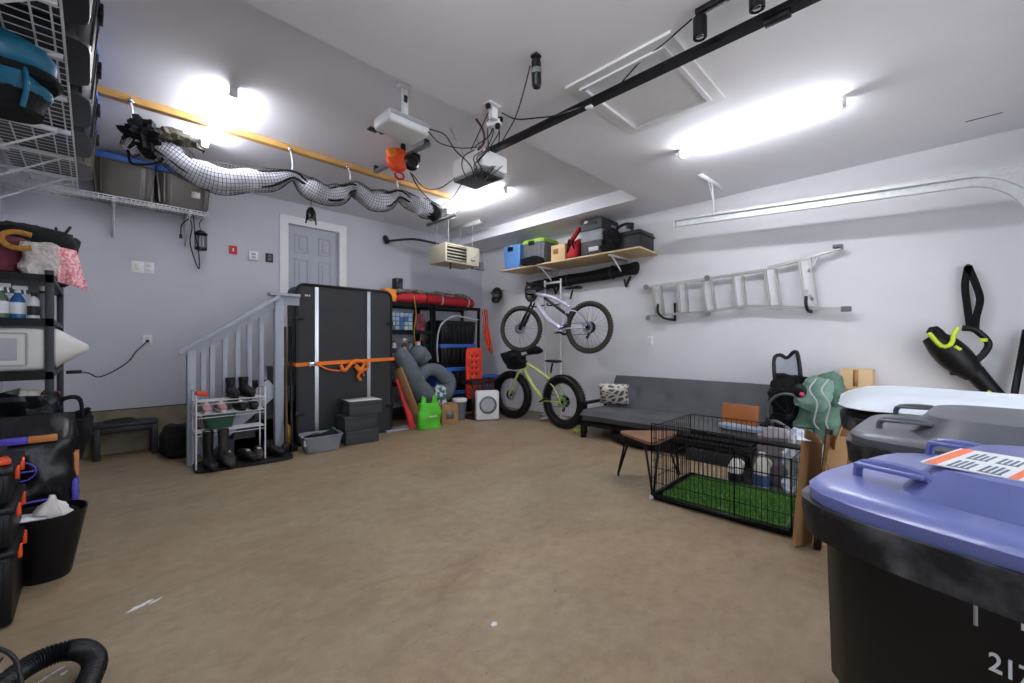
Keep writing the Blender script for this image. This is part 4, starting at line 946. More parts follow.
# ================================================================== BACK RACK
rk2 = thing('storage_rack', 'black metal shelving rack in the back corner beside the tall case', 'shelving rack', (4.1, 6.1, 0))
ya, yb = 5.88, 6.36
for x in (3.12, 4.0, 4.06, 5.04):
    for y in (ya, yb): MB().b2((x-.02, y-.02, 0), (x+.02, y+.02, 1.87), bev=.002).build('post', M_blackm, rk2)
for (x0_, x1_, zz) in ((3.1, 4.02, (.12, .60, 1.02, 1.42, 1.86)), (4.04, 5.06, (1.86,))):
    for z in zz:
        m = MB(); m.b2((x0_, ya-.01, z-.02), (x1_, yb+.01, z)); m.b2((x0_, ya-.025, z-.05), (x1_, ya-.015, z+.005)); m.b2((x0_, yb+.01, z-.05), (x1_, yb+.02, z+.005)); m.bar((x0_+.01, ya-.02, z-.02), (x0_+.01, yb+.015, z-.02), .01, .04); m.build('shelf', M_blackm, rk2, smooth=0)
# totes in right bay
M_bt = mat('black_tote_gloss', '#131418', .32, var=.1)
labs = ['black tote on the floor at the bottom of the blue-lidded stack', 'black tote with blue lid, second from the floor in the rack bay', 'black tote with blue lid, third from the floor in the rack bay', 'black tote with black lid on top of the blue-lidded stack']
zt = 0
for k in range(4):
    t = tote('storage_tote', labs[k], 4.50, 5.98, zt, .80, .50, .40, M_bt, M_blue if k < 3 else M_bt, ribs=False, taper=.9, group='stack of black totes in the back corner')
    m = MB()
    for q in range(8): m.bar((-.31+q*.088, -.235, .03), (-.33+q*.094, -.25, .32), .02, .012)
    m.build('front_ribs', M_bt, t, w=False)
    zt += .402
cable('hose_loop', 'pale grey hose draped over the black totes', [at(438, 362, y=5.65), at(437, 345, y=5.66), at(440, 327, y=5.66), at(448, 319, y=5.66), at(456, 316, y=5.66), at(466, 318, y=5.66), at(478, 320, y=5.66)], .013, M_lgrey)
m = MB(); m.box((4.82, 5.48, .15), (.2, .18, .3), bev=.01); 
tote('storage_tote', 'small blue tote between the black totes and the right wall', 5.25, 5.85, .0, .42, .35, .62, M_blue, M_blue, ribs=False)
tote('storage_tote', 'small blue tote on the floor in front of the black totes, behind the grey plush', 3.98, 5.62, .50, .30, .3, .3, M_blue, M_blue, ribs=False, cat='tote')
tote('storage_tote', 'dark grey tote under the small blue one behind the grey plush', 3.98, 5.62, .0, .32, .3, .49, M_dgrey, M_dgrey, ribs=False)
# on top of rack
db = thing('red_duffel_roll', 'long red rolled bag with straps on top of the back rack', 'rolled bag', (4.2, 6.05, 1.86))
m = MB(); m.tube([(3.40, 6.05, 1.95), (3.6, 6.03, 1.965), (4.0, 6.02, 1.965), (4.5, 6.04, 1.96), (4.95, 6.05, 1.955), (5.03, 6.05, 1.955)], lambda k: .095*(1-.35*abs(2*k-1)**6)*(1+.05*math.sin(k*40)), n=14, sm=6); m.build('roll', M_redc, db)
for x in (3.95, 4.28, 4.86):
    m = MB(); m.tube([(x+.01*math.sin(a), 6.03+.103*math.cos(a), 1.963+.103*math.sin(a)) for a in [k*PI/8 for k in range(16)]], .013, closed=True, n=6); m.build('strap', M_lgrey if x > 4 else M_blackc, db)
m = MB(); m.tube([(3.35, 5.98, 2.03), (3.6, 5.95, 2.08), (3.9, 6.0, 2.07), (4.2, 6.0, 2.075), (4.6, 6.02, 2.085), (4.95, 6.02, 2.06)], lambda k: .028+.012*math.sin(k*23), n=8, sm=6); one(m, 'camouflage_roll', mat('camo_cloth', '#4c5146', .9, scale=25, col2='#7d7f78'), 'thin camouflage roll lying on top of the red roll', 'rolled cloth', loc=(4.2, 6.0, 2.07))
m = MB(); m.b2((3.15, 5.87, 1.862), (3.36, 6.12, 2.07), bev=.03, seg=3); ob = one(m, 'orange_case', mat('bright_orange', '#ea8c1e', .5, var=.08), 'bright orange case on the left end of the back rack', 'case', loc=(3.25, 6.0, 1.862))
ra = thing('radio', 'black upright radio standing behind the orange case', 'radio', (3.36, 6.2, 1.862))
m = MB(); m.b2((3.42, 6.00, 1.862), (3.54, 6.14, 2.27), bev=.008); m.build('body', M_black, ra)
for z in (2.03, 2.17):
    m = MB(); m.lathe([(.05, -.002), (.045, .008), (.02, .0), (0, .004)], (3.48, 5.999, z), (0, -1, 0)); m.build('cone', M_dgrey, ra)
# left bay items
po_ = thing('parts_organizer', 'blue drawer organizer with clear drawers in the back rack', 'organizer', (3.38, 6.0, 1.42))
M_nb = mat('navy_plastic', '#27457a', .45)
MB().b2((3.17, 5.9, 1.422), (3.66, 6.12, 1.72), bev=.006).build('frame', M_nb, po_)
rr = random.Random(5); md_ = [mat('clear_drawer_a', '#8fa4bd', .25), mat('clear_drawer_b', '#4b6a96', .25), mat('clear_drawer_c', '#a9b2a6', .25)]
for r_ in range(4):
    for c_ in range(6):
        m = MB(); m.b2((3.185+c_*.078, 5.885, 1.435+r_*.07), (3.255+c_*.078, 5.905, 1.493+r_*.07), bev=.004); m.build('drawer', md_[rr.randrange(3)], po_, smooth=0)
m = MB(Matrix.Translation((3.83, 6.0, 1.42))); m.loft([(0, .09, .08), (.2, .095, .08), (.28, .07, .05)], p=4, noi=.02, ns=9); one(m, 'red_black_pouch', mat('plum_cloth', '#3d2028', .8, scale=18, col2='#84303a'), 'dark red and black pouch right of the blue organizer', 'pouch', loc=(3.83, 6, 1.42))
for k, (x, bm, cm, kind, nm) in enumerate(((3.28, M_redc, M_black, 'plain', 'red bottle with black cap in the back rack behind the plush'), (3.40, M_wplas, M_red, 'plain', 'white bottle with red cap in the back rack, beside the red one'), (3.56, mat('amber_bottle', '#84522a', .3), M_wplas, 'spray', 'amber spray bottle on the middle shelf of the back rack'), (3.70, M_lgrey, M_dgrey, 'can', 'grey can on the middle shelf of the back rack'), (3.82, M_wplas, M_red, 'can', 'white can with red top on the middle shelf of the back rack'), (3.92, M_black, M_red, 'plain', 'black bottle at the right end of the back rack middle shelf'))):
    bottle(kind, x, 6.0+.04*(k % 2), 1.02, .22+.03*(k % 3), .04, bm, cm, nm, 'bottles in the back rack')
cable('yellow_rope', 'yellow rope hanging down the front of the back rack', [at(414, 296, y=5.84), at(416, 315, y=5.84), at(414, 332, y=5.84), at(416, 350, y=5.84)], .007, mat('yellow_cord', '#b99a3d', .7))
# red/orange straps hanging on the rack right side
for k in range(3):
    m = MB(); m.tube([(5.08+.03*k, 5.83-.03*k, 1.84), (5.10+.05*k, 5.80, 1.6), (5.11+.02*k, 5.78, 1.35), (5.14+.07*k, 5.76, 1.12-.05*k), (5.18+.03*k, 5.76, 1.25), (5.14+.02*k, 5.79, 1.55)], .012, sm=6)
    one(m, 'hanging_strap', [M_orange2, M_red, M_orange2][k], ['orange strap hanging at the end of the back rack, nearest the totes', 'red strap hanging between two orange ones at the rack end', 'orange strap hanging at the end of the back rack, nearest the wall'][k], 'strap', 'straps at the rack end', loc=(5.08+.03*k, 5.83-.03*k, 1.84))
# traction boards
tbm = thing('traction_board', 'orange-red recovery board with holes standing against the black totes', 'traction board', (4.72, 5.42, .30))
M_tr = mat('coral_plastic', '#ef4a33', .5, var=.08)
X = Matrix.Translation((4.43, 5.50, .28)) @ Euler((PI/2, 0, .0)).to_matrix().to_4x4()
m = MB(); m.ext(rrect(.34, .86, .07), .03, X); 
for a in range(3):
    for b_ in range(8): m.box((4.50+a*.09, 5.463, .35+b_*.1), (.035, .03, .05), r=(0, .5*(-1)**(a+b_), 0), bev=.006)
m.build('board', M_tr, tbm)
for a in range(2):
    for b_ in range(7):
        m = MB(); m.box((4.545+a*.09, 5.4655, .40+b_*.1), (.045, .012, .035), r=(0, .6*(-1)**(a+b_), 0), bev=.004); m.build('slot', mat('dark_coral', '#8e2018', .6), tbm)
# dark red slatted chair folded
M_mar = mat('maroon_plastic', '#3a1418', .5, var=.2)
fc = thing('slatted_crate', 'dark maroon slatted crate standing in front of the black totes', 'crate', (4.66, 5.25, 0))
M_mar = mat('maroon_plastic', '#3a1418', .5, var=.2)
DXc = -.12
MB(Matrix.Translation((DXc, 0, 0))).b2((4.36, 5.10, .0), (4.98, 5.40, .05), bev=.01).build('base', M_mar, fc)
m = MB(Matrix.Translation((DXc, 0, 0))); m.b2((4.36, 5.10, .56), (4.98, 5.13, .62), bev=.012); m.b2((4.36, 5.37, .56), (4.98, 5.40, .62), bev=.012); m.b2((4.36, 5.1, .56), (4.4, 5.4, .62)); m.b2((4.94, 5.1, .56), (4.98, 5.4, .62)); m.build('rim', M_mar, fc)
for k in range(10):
    MB(Matrix.Translation((DXc, 0, 0))).b2((4.37+k*.063, 5.102, .04), (4.40+k*.063, 5.122, .58)).build('slat', M_mar, fc)
# grey plush: knotted soft tube
gp = thing('grey_plush', 'big grey plush tube toy slumped over boxes before the back rack', 'plush toy', (3.6, 5.5, .2))
M_pl = mat('grey_plush', '#5c646a', .95, var=.15, bump=.5, bscale=60)
yp = 5.42
m = MB(); m.tube([at(396, 352, y=yp+.1), at(403, 360, y=yp+.05), at(410, 373, y=yp), at(418, 388, y=yp), at(430, 397, y=yp), at(444, 393, y=yp), at(449, 381, y=yp), at(440, 373, y=yp)], lambda k: .085+.075*math.sin(PI*min(1, k*.85+.15)), n=20, sm=7); m.build('trunk', M_pl, gp)
m = MB(); m.tube([at(413, 354, y=yp+.15), at(420, 354, y=yp+.15), at(426, 362, y=yp+.1)], lambda k: .11+.02*math.sin(PI*k), n=16, sm=6); m.ball(at(417, 355, y=yp+.12), (.13, .12, .13)); m.build('head', M_pl, gp)
m = MB(); m.tube([at(419, 378, y=yp-.02), at(428, 370, y=yp), at(438, 371, y=yp), at(446, 380, y=yp)], lambda k: .085+.03*k, n=16, sm=7); m.build('curled_arm', M_pl, gp)
# cardboard sheet + red bag leaning
m = MB(); m.bar((3.30, 5.12, .04), (3.05, 5.32, .86), .17, .02, bev=.002, up=(1, .2, 0)); one(m, 'cardboard_sheet', M_card, 'long narrow cardboard sheet leaning right of the tall black case', 'cardboard', loc=(3.3, 5.1, 0))
m = MB(); m.tube([(3.15, 5.10, .03), (3.12, 5.12, .2), (3.06, 5.18, .42), (2.99, 5.24, .72)], lambda k: .022+.035*math.sin(PI*min(1, .25+k*.8))**2*(1-k), n=12, sm=6); one(m, 'folded_umbrella', mat('umbrella_red', '#c2262a', .6, var=.2), 'folded red umbrella leaning between black case and cardboard', 'umbrella', loc=(3.15, 5.1, 0))
# green bag
gb = thing('reusable_bag', 'bright green reusable shopping bag on the floor', 'shopping bag', (3.40, 5.06, 0), -.15)
M_gn = mat('lime_fabric', '#58c32e', .6, var=.1, bump=.3, bscale=12)
m = MB(); m.loft([(0, .15, .08), (.02, .165, .09), (.22, .17, .09), (.33, .155, .07), (.36, .145, .05)], p=4, noi=.025, ns=6); m.build('body', M_gn, gb, w=False)
for s in (-1, 1):
    m = MB(); m.sheet(lambda i, j: (s*.085+(i-.5)*.10*(1-.5*j), -.01, .33+j*.13+.015*math.sin(i*6)), 6, 5); m.build('handle', M_gn, gb, w=False, solid=.012)
m = MB(); rr = random.Random(2)
x = -.075
while x < .085:
    w_ = .008+rr.random()*.01; m.box((x, -.094, .185), (w_, .006, .016+.012*rr.random())); x += w_+.004
m.bar((-.08, -.092, .176), (.09, -.092, .176), .003, .004); m.build('printed_wordmark', M_wplas, gb, w=False)
# patterned pouch, cardboard box, bucket
m = MB(Matrix.Translation((3.75, 5.28, .30))); m.loft([(0, .09, .06), (.1, .11, .08), (.22, .10, .06), (.28, .05, .03)], p=3, noi=.03, ns=8); one(m, 'patterned_bag', mat('patterned_print', '#3d6064', .7, scale=14, col2='#c9cfd2', thr=(.5, .56)), 'teal and white patterned bag on top of the small cardboard box', 'bag', loc=(3.75, 5.28, .3))
cbx = thing('cardboard_box', 'small brown cardboard box beside the green bag', 'box', (3.83, 5.2, 0), -.3)
MB().box((0, 0, .15), (.26, .24, .30), bev=.004).build('body', M_card, cbx, w=False); MB().box((0, 0, .302), (.05, .245, .004)).build('packing_tape', mat('tape_tan', '#a3763f', .3), cbx, w=False)
MB().box((0, -.121, .14), (.12, .004, .12)).build('grey_print', M_grey, cbx, w=False)
bu = thing('plastic_bucket', 'small grey bucket with white lid between cardboard box and white purifier', 'bucket', (4.14, 5.30, 0))
m = MB(); m.lathe([(0, 0), (.09, 0), (.115, .30), (.12, .305)], (4.14, 5.3, 0)); m.build('body', M_grey, bu); m = MB(); m.lathe([(.125, .29), (.128, .33), (.11, .34), (0, .34)], (4.14, 5.3, 0)); m.build('lid', M_wplas, bu)
# white purifier
ap = thing('air_purifier', 'white square appliance with a round grey ring on its front', 'air purifier', (4.42, 4.95, 0), -.55)
m = MB(); m.box((0, 0, .24), (.37, .17, .46), bev=.03, seg=3); m.build('casing', M_wplas, ap, w=False)
m = MB(); m.lathe([(.135, 0), (.14, .012), (.115, .018), (.11, 0)], (0, -.085, .25), (0, -1, 0), 40); m.build('ring', M_grey, ap, w=False)
m = MB(); m.lathe([(0, .012), (.10, .008), (.108, 0)], (0, -.085, .25), (0, -1, 0), 36); m.build('dial_plate', M_lgrey, ap, w=False)
for s in (-1, 1): MB().box((s*.13, 0, .007), (.05, .14, .014)).build('foot', M_grey, ap, w=False)

# ================================================================== BIKES
def bike(name, label, loc, rz, fm, fat, rotx=0, forkm=None, steer=0, wb=1.2, R=.375):
    t = thing(name, label, 'bicycle', loc, rot=(rotx, 0, rz))
    tr_ = .055 if fat else .03
    rim_w = .04 if fat else .015
    rim_m = M_black
    ca, sa = math.cos(steer), math.sin(steer)
    for wi, cx in enumerate((-wb/2, wb/2)):
        c0 = V((cx, 0, R)); S = Euler((0, 0, steer if wi else 0)).to_matrix().to_4x4(); ST = Matrix.Translation(c0) @ S
        m = MB(ST); rt = R-tr_
        m.tube([(rt*math.cos(a), 0, rt*math.sin(a)) for a in [2*PI*k/56 for k in range(56)]], tr_, n=12, closed=True)
        for k in range(56):
            a = 2*PI*k/56
            for s in (-1, 1): m.box((R*.992*math.cos(a), s*tr_*.45, R*.992*math.sin(a)), (.012, tr_*.5, .02), r=(0, -a, 0))
        mt_ = m
        m = MB(ST); rr_ = R-2*tr_
        m.lathe([(rr_, -rim_w), (rr_+.008, -rim_w), (rr_+.008, rim_w), (rr_, rim_w), (rr_-.015, 0), (rr_, -rim_w)], (0, 0, 0), (0, 1, 0), 56); WH = m.build('wheel', rim_m, t, w=False); mt_.build('tyre', M_rubber if not fat else M_black, WH, w=False)
        m = MB(ST)
        for k in range(28):
            a = 2*PI*k/28; s = 1 if k % 2 else -1; a2 = a+(.5 if k % 4 < 2 else -.5)
            m.bar((.03*math.cos(a2), s*.03, .03*math.sin(a2)), (rr_*math.cos(a), 0, rr_*math.sin(a)), .0028)
        m.build('spokes', M_dgrey if not fat else M_galv, WH, w=False)
        m = MB(ST); m.cyl((0, -.055, 0), (0, .055, 0), .022); m.build('hub', M_black, WH, w=False)
        m = MB(ST); m.lathe([(.045, 0), (.085, 0), (.085, .003), (.045, .003), (.045, 0)], (0, .04, 0), (0, 1, 0), 28)
        for k in range(6): a = k*PI/3; m.bar((.015*math.cos(a), .041, .015*math.sin(a)), (.05*math.cos(a+.4), .041, .05*math.sin(a+.4)), .008, .003)
        m.build('brake_disc', M_chrome, WH, w=False)
    ra_ = V((-wb/2, 0, R)); fa = V((wb/2, 0, R)); BB = V((-.17, 0, R-.02)); ST_ = V((-.31, 0, .80)); HT = V((wb/2-.31, 0, .95)); HB = V((wb/2-.27, 0, .83))
    fr_ = .026 if not fat else .024
    m = MB(); m.cyl(HB, HT, .027)
    m.tube([HT-V((0, 0, .03)), (HT+ST_)/2+V((0, 0, -.03 if not fat else -.06)), ST_-V((0, 0, .12))], fr_, n=12, sm=5)
    m.tube([HB+V((0, 0, .02)), (HB+BB)/2+V((.02, 0, -.015 if fat else -.05)), BB], fr_*1.3, n=12, sm=5)
    m.tube([BB, (BB+ST_)/2, ST_], fr_*.8, n=10); m.cyl(BB-V((0, .045, 0)), BB+V((0, .045, 0)), .035); m.build('frame', fm, t, w=False)
    m = MB()
    for s in (-1, 1):
        o = V((0, s*(.04 if not fat else .075), 0))
        m.tube([BB+o*.6+V((-.02, 0, .0)), BB+o+V((-.12, 0, .01)), ra_+o*.9], .012, n=8, sm=4)
        m.tube([ST_-V((-.01, 0, .16))+o*.4, (ST_+ra_)/2+o, ra_+o*.9], .010, n=8, sm=4)
    m.build('rear_triangle', fm, t, w=False)
    if not fat:
        m = MB(); m.cyl(ST_+V((.02, 0, -.25)), HB+V((-.20, 0, .02)), .022); m.build('rear_shock', M_black, t, w=False)
        m = MB(); m.bar(ST_+V((.03, 0, -.28)), ST_+V((-.06, 0, -.14)), .05, .03); m.build('rocker_link', M_dgrey, t, w=False)
    # fork
    m = MB(); ax = (HT-HB).normalized(); top = HB-ax*.01
    fo = forkm or M_black
    side = V((-sa, ca, 0)); fa2 = fa
    w_ = .06 if not fat else .075
    for s in (-1, 1):
        m.tube([top+side*s*w_, (top*.45+fa2*.55)+side*s*w_+V((.0, 0, .0)), fa2+side*s*w_], (lambda k: .016+.008*(k > .45)) if not fat else (lambda k: .02-.006*k), n=10, sm=4)
    m.bar(top+side*(-w_-.015), top+side*(w_+.015), .045, .035, bev=.008); m.build('fork', fo, t, w=False)
    # cockpit
    hc = HT+ax*.05
    m = MB(); m.cyl(HT, hc, .02); fw_ = V((ca, sa, 0)); bc = hc+fw_*.05+V((0, 0, .02)); m.bar(hc, bc, .035)
    m.tube([bc-side*.37-fw_*.05+V((0, 0, .03)), bc-side*.15+V((0, 0, .02)), bc, bc+side*.15+V((0, 0, .02)), bc+side*.37-fw_*.05+V((0, 0, .03))], .014, n=8, sm=5); m.build('handlebar', M_black, t, w=False)
    for s in (-1, 1):
        m = MB(); g1 = bc+side*s*.37-fw_*.05+V((0, 0, .03)); m.cyl(g1, g1-side*s*.12, .018); m.bar(g1-side*s*.1+fw_*.04, g1-side*s*.22+fw_*.03, .01); m.build('grip', M_black, t, w=False)
    # seat
    m = MB(); sd = ST_+V((-.045, 0, .13)); m.cyl(ST_-V((0, 0, .02)), sd, .014); m.build('seat_post', M_black, t, w=False)
    X = Matrix(((0, 0, 1, 0), (1, 0, 0, 0), (0, 1, 0, 0), (0, 0, 0, 1)))
    m = MB(Matrix.Translation(sd+V((0, 0, .03))) @ X); m.loft([(-.14, .05, .012), (-.12, .075, .022), (-.05, .065, .024), (.03, .03, .02), (.12, .022, .016), (.145, .012, .008)], p=2.4, n=20); m.build('saddle', M_black, t, w=False)
    # drivetrain (on the side towards the room)
    for s in (-1,):
        o = V((0, s*.06, 0))
        m = MB(); m.lathe([(.055, 0), (.085, 0), (.09, .002), (.085, .004), (.055, .004), (.055, 0)], BB+o, (0, 1, 0), 30)
        for k in range(5): a = k*2*PI/5; m.bar(BB+o, BB+o+V((.06*math.cos(a), 0, .06*math.sin(a))), .012, .004, up=(0, 1, 0))
        m.build('chainring', M_dgrey, t, w=False)
        m = MB(); m.lathe([(0, -.005), (.085, 0), (.085, .004), (.065, .006), (.065, .012), (.045, .014), (.045, .022), (.0, .024)], ra_+V((0, s*.04, 0)), (0, s, 0), 24); m.build('cassette', M_black, t, w=False)
        m = MB(); m.bar(BB+o+V((0, 0, .088)), ra_+V((0, s*.06, .07)), .006, .008); m.bar(BB+o+V((0, 0, -.088)), ra_+V((.06, s*.06, -.10)), .006, .008); m.build('chain', M_dgrey, t, w=False)
        m = MB(); m.bar(ra_+V((0, s*.06, -.02)), ra_+V((.06, s*.06, -.16)), .03, .02); m.ball(ra_+V((.06, s*.06, -.14)), .022); m.ball(ra_+V((.04, s*.06, -.08)), .02); m.build('derailleur', M_black, t, w=False)
    for s, a in ((-1, -.3), (1, PI-.3)):
        p0 = BB+V((0, s*.075, 0)); p1 = p0+V((.17*math.cos(a), 0, .17*math.sin(a)))
        m = MB(); m.bar(p0, p1, .022, .012, bev=.003, up=(0, 1, 0)); m.build('crank', M_black, t, w=False)
        m = MB(); m.box(p1+V((0, s*.055, 0)), (.09, .09, .018), bev=.004); m.build('pedal', M_dgrey if not fat else M_black, t, w=False)
    return t
M_lav = mat('lavender_paint', '#cfcbe2', .25, var=.03, coat=.5); M_lime = mat('lime_paint', '#c2cf7c', .3, var=.04, coat=.4)
ub = bike('mountain_bike', 'pale lavender full-suspension bike hung above the lime bike', (4.95, 4.04, 1.075), math.atan2(1.25, -.10), M_lav, False, steer=.22, wb=1.25)
lb = bike('fat_tyre_bike', 'lime green fat-tyre bike standing on the floor', (4.80, 4.235, 0), math.atan2(1.12, .06), M_lime, True, rotx=-.03, forkm=M_lime, steer=.14, wb=1.10, R=.385)
# gear on lime handlebar
m = MB(Matrix.Translation((4.72, 4.62, .93))); m.loft([(-.12, .08, .12), (.0, .13, .2), (.1, .12, .18), (.16, .06, .1)], p=2.6, noi=.08, ns=6); one(m, 'handlebar_bag', M_blackc, 'black bag bundled on the handlebar of the lime bike', 'bag', loc=(4.72, 4.6, .9))
m = MB(); m.tube([(4.88, 4.2, 1.1), (4.9, 4.35, 1.12), (4.88, 4.5, 1.08)], lambda k: .06*math.sin(PI*(k*.7+.15)), n=12, sm=6); one(m, 'saddle_pack', M_blackc, 'black long pack above the top tube of the lime bike', 'bag', loc=(4.88, 4.35, 1.1))
# stand
bs = thing('bike_stand', 'silver two-pole stand holding the lavender bike against the right wall', 'bike stand', (5.3, 4.2, 0))
for y in (4.45, 4.12):
    m = MB(); m.cyl((5.25, y, .0), (5.25, y, 2.25), .016); m.build('pole', M_galv, bs)
m = MB(); m.bar((5.25, 4.0, .03), (5.25, 4.57, .03), .05, .03); m.bar((5.25, 4.28, .03), (4.95, 4.28, .03), .04, .03); m.build('foot_bar', M_galv, bs)
for y in (4.45, 4.12):
    m = MB(); m.tube([(5.25, y, 1.85), (5.1, y, 1.82), (4.93, y, 1.80), (4.92, y, 1.84)], .011, sm=4); m.build('arm', M_blackm, bs)
m = MB(); m.bar((5.25, 4.12, 2.2), (5.25, 4.45, 2.2), .03, .03); m.build('cross_bar', M_galv, bs)
# helmets
def helmet(lab, P, s, rz):
    t = thing('bike_helmet', lab, 'helmet', P, rz)
    m = MB(); m.ball((0, 0, .03), (.10*s, .13*s, .125*s), R=(0, 0, 0)); m.build('shell', M_black, t, w=False)
    m = MB(); m.loft([(-.14*s, .045*s, .05*s, 0, -.10*s), (-.10*s, .075*s, .07*s, 0, -.08*s), (-.05*s, .095*s, .08*s, 0, -.04*s)], p=2.6); m.build('chin_bar', M_black, t, w=False)
    m = MB(); m.loft([(0, .08*s, .07*s, 0, -.13*s), (.012, .08*s, .07*s, 0, -.13*s)], p=3, m=Matrix.Translation((0, 0, .09*s)) @ Euler((.4, 0, 0)).to_matrix().to_4x4()); m.build('visor', M_dgrey, t, w=False)
    m = MB(); m.loft([(0, .055*s, .05*s), (.045*s, .07*s, .055*s)], p=3, m=Matrix.Translation((0, -.095*s, -.03*s))); m.build('eye_port', M_grey, t, w=False)
helmet('black full-face helmet hanging on the wall left of the lavender bike', (5.42, 5.78, 2.12), 1.05, -1.1)
MB().cyl((5.42, 5.78, 2.2), (5.6, 5.78, 2.24), .01).build('helmet_peg', M_dgrey, bpy.data.objects['bike_helmet'])
helmet('black full-face helmet hanging on the handlebar of the lavender bike', (4.93, 4.46, 2.03), 1.1, -.9)

# ================================================================== PLYWOOD SHELF
ps = thing('wall_shelf', 'long plywood shelf on brackets high on the right wall', 'shelf', (5.3, 3.85, 2.47))
m = MB(); m.ext([(5.0, 2.63), (5.6, 2.66), (5.6, 5.15), (5.0, 5.28)], .02, Matrix.Translation((0, 0, 2.465))); m.build('plywood_board', M_ply, ps, smooth=0)
for y in (3.12, 4.42):
    m = MB(); m.b2((5.05, y-.014, 2.44), (5.59, y+.014, 2.465)); m.b2((5.575, y-.014, 2.05), (5.59, y+.014, 2.45)); m.bar((5.12, y, 2.45), (5.58, y, 2.12), .025, .012, up=(0, 1, 0)); m.build('bracket', M_steelw, ps)
    m = MB(); m.bar((5.56, y-.05, 2.20), (5.42, y-.05, 2.04), .035, .02, up=(0, 1, 0)); m.bar((5.42, y-.05, 2.05), (5.38, y-.05, 2.14), .02); m.build('hook_arm', M_black, ps)
br_ = thing('rolled_bag', 'long black rolled bag lying on hooks under the plywood shelf', 'rolled bag', (5.45, 3.9, 2.2))
m = MB(); m.tube([(5.45, 4.95, 2.20), (5.45, 4.9, 2.21), (5.46, 4.4, 2.24), (5.45, 3.6, 2.26), (5.45, 3.0, 2.29), (5.45, 2.9, 2.29)], lambda k: (.088 if .03 < k < .97 else .06)*(1+.05*math.sin(k*31)), n=16, sm=7); m.build('roll', M_blackc, br_)
for y in (3.3, 4.1, 4.6):
    m = MB(); zc_ = 2.29-(y-3)*.045; m.tube([(5.45+.095*math.cos(a*PI/8), y, zc_+.095*math.sin(a*PI/8)) for a in range(16)], .01, closed=True, n=6); m.build('strap', M_dgrey, br_)
zs_ = 2.487
M_bt2 = mat('sky_blue_plastic', '#659ad8', .4, var=.06)
t = tote('storage_tote', 'sky blue tote at the left end of the plywood shelf', 5.20, 5.02, zs_, .36, .40, .40, M_bt2, M_bt2, ribs=True, taper=.84)
M_lg = mat('lime_lid', '#9cc63c', .45)
t = tote('storage_tote', 'grey tote with lime green lid on the plywood shelf', 5.24, 4.53, zs_, .46, .46, .42, M_grey, M_lg, ribs=True, taper=.84)
m = MB(Matrix.Translation((5.02, 4.50, zs_))); m.loft([(0, .05, .20), (.03, .06, .24), (.10, .06, .22), (.13, .03, .1)], p=3, noi=.04, ns=7); one(m, 'black_strap_bundle', M_blackc, 'black strap bundle lying in front of the grey tote', 'strap bundle', loc=(5.06, 4.44, zs_))
t = thing('cardboard_box', 'pale cardboard box between the lime-lidded tote and red bag', 'box', (5.22, 4.02, zs_))
MB().box((5.2, 4.01, zs_+.125), (.32, .27, .25), bev=.003).build('body', M_cardl, t); MB().box((5.038, 4.05, zs_+.15), (.005, .09, .08)).build('brown_print', M_card, t)
rb = thing('red_bag', 'red angular tool bag between cardboard box and cooler', 'bag', (5.25, 3.75, zs_))
m = MB(Matrix.Translation((5.2, 3.77, zs_))); m.loft([(0, .16, .09), (.02, .17, .095), (.2, .15, .08), (.30, .06, .07, .05, -.02)], p=3.5, noi=.03, ns=7); m.build('body', M_redc, rb)
m = MB(); m.bar((5.1, 3.86, zs_+.22), (5.15, 3.66, zs_+.47), .07, .04); m.build('red_flap', M_redc, rb)
m = MB(); m.tube([(5.06, 3.84, zs_+.1), (5.02, 3.78, zs_+.28), (5.05, 3.70, zs_+.12)], .014, sm=5); m.build('strap', M_black, rb)
co_ = thing('portable_cooler', 'tall grey and black portable cooler on the plywood shelf', 'cooler', (5.27, 3.43, zs_))
M_cg = mat('cooler_grey', '#85898e', .5)
def cb_(z0, z1, mm, nm, e=0): MB().b2((5.06-e, 3.24-e, zs_+z0), (5.5+e, 3.60+e, zs_+z1), bev=.02, seg=3).build(nm, mm, co_)
cb_(0, .22, M_dgrey, 'base'); cb_(.2, .37, M_cg, 'middle_band', .004); cb_(.36, .53, M_dgrey, 'lid', .006)
m = MB(); m.b2((5.045, 3.32, zs_+.43), (5.06, 3.52, zs_+.48), bev=.006); m.build('handle', M_black, co_); m = MB(); m.ball((5.05, 3.50, zs_+.49), (.02, .035, .022)); m.build('white_knob', M_wplas, co_)
m = MB(); m.b2((5.056, 3.30, zs_+.06), (5.062, 3.46, zs_+.12)); m.build('white_label', M_wplas, co_)
m = MB(); m.b2((5.30, 3.228, zs_+.42), (5.44, 3.236, zs_+.45)); m.build('grey_badge', M_lgrey, co_)
bc_ = thing('equipment_case', 'black hard case with cable handles at the right end of the plywood shelf', 'case', (5.35, 2.9, zs_))
m = MB(); m.b2((5.14, 2.70, zs_), (5.55, 3.16, zs_+.27), bev=.02); m.build('body', M_dgrey, bc_); m = MB(); m.b2((5.13, 2.69, zs_+.20), (5.56, 3.17, zs_+.225), bev=.006); m.build('seam', M_black, bc_)
m = MB(); m.tube([(5.2, 3.1, zs_+.26), (5.2, 3.06, zs_+.36), (5.2, 2.9, zs_+.38), (5.2, 2.84, zs_+.27)], .02, sm=6); m.box((5.2, 2.88, zs_+.35), (.06, .1, .07), bev=.01); m.build('top_handle', M_black, bc_)
m = MB(Matrix.Translation((5.10, 3.12, zs_))); m.loft([(0, .05, .12), (.12, .06, .12), (.25, .05, .09), (.33, .02, .04)], p=2.5, noi=.07, ns=9); one(m, 'camera_strap_bundle', M_blackc, 'tangle of black straps heaped before the equipment case', 'straps', loc=(5.1, 3.1, zs_))

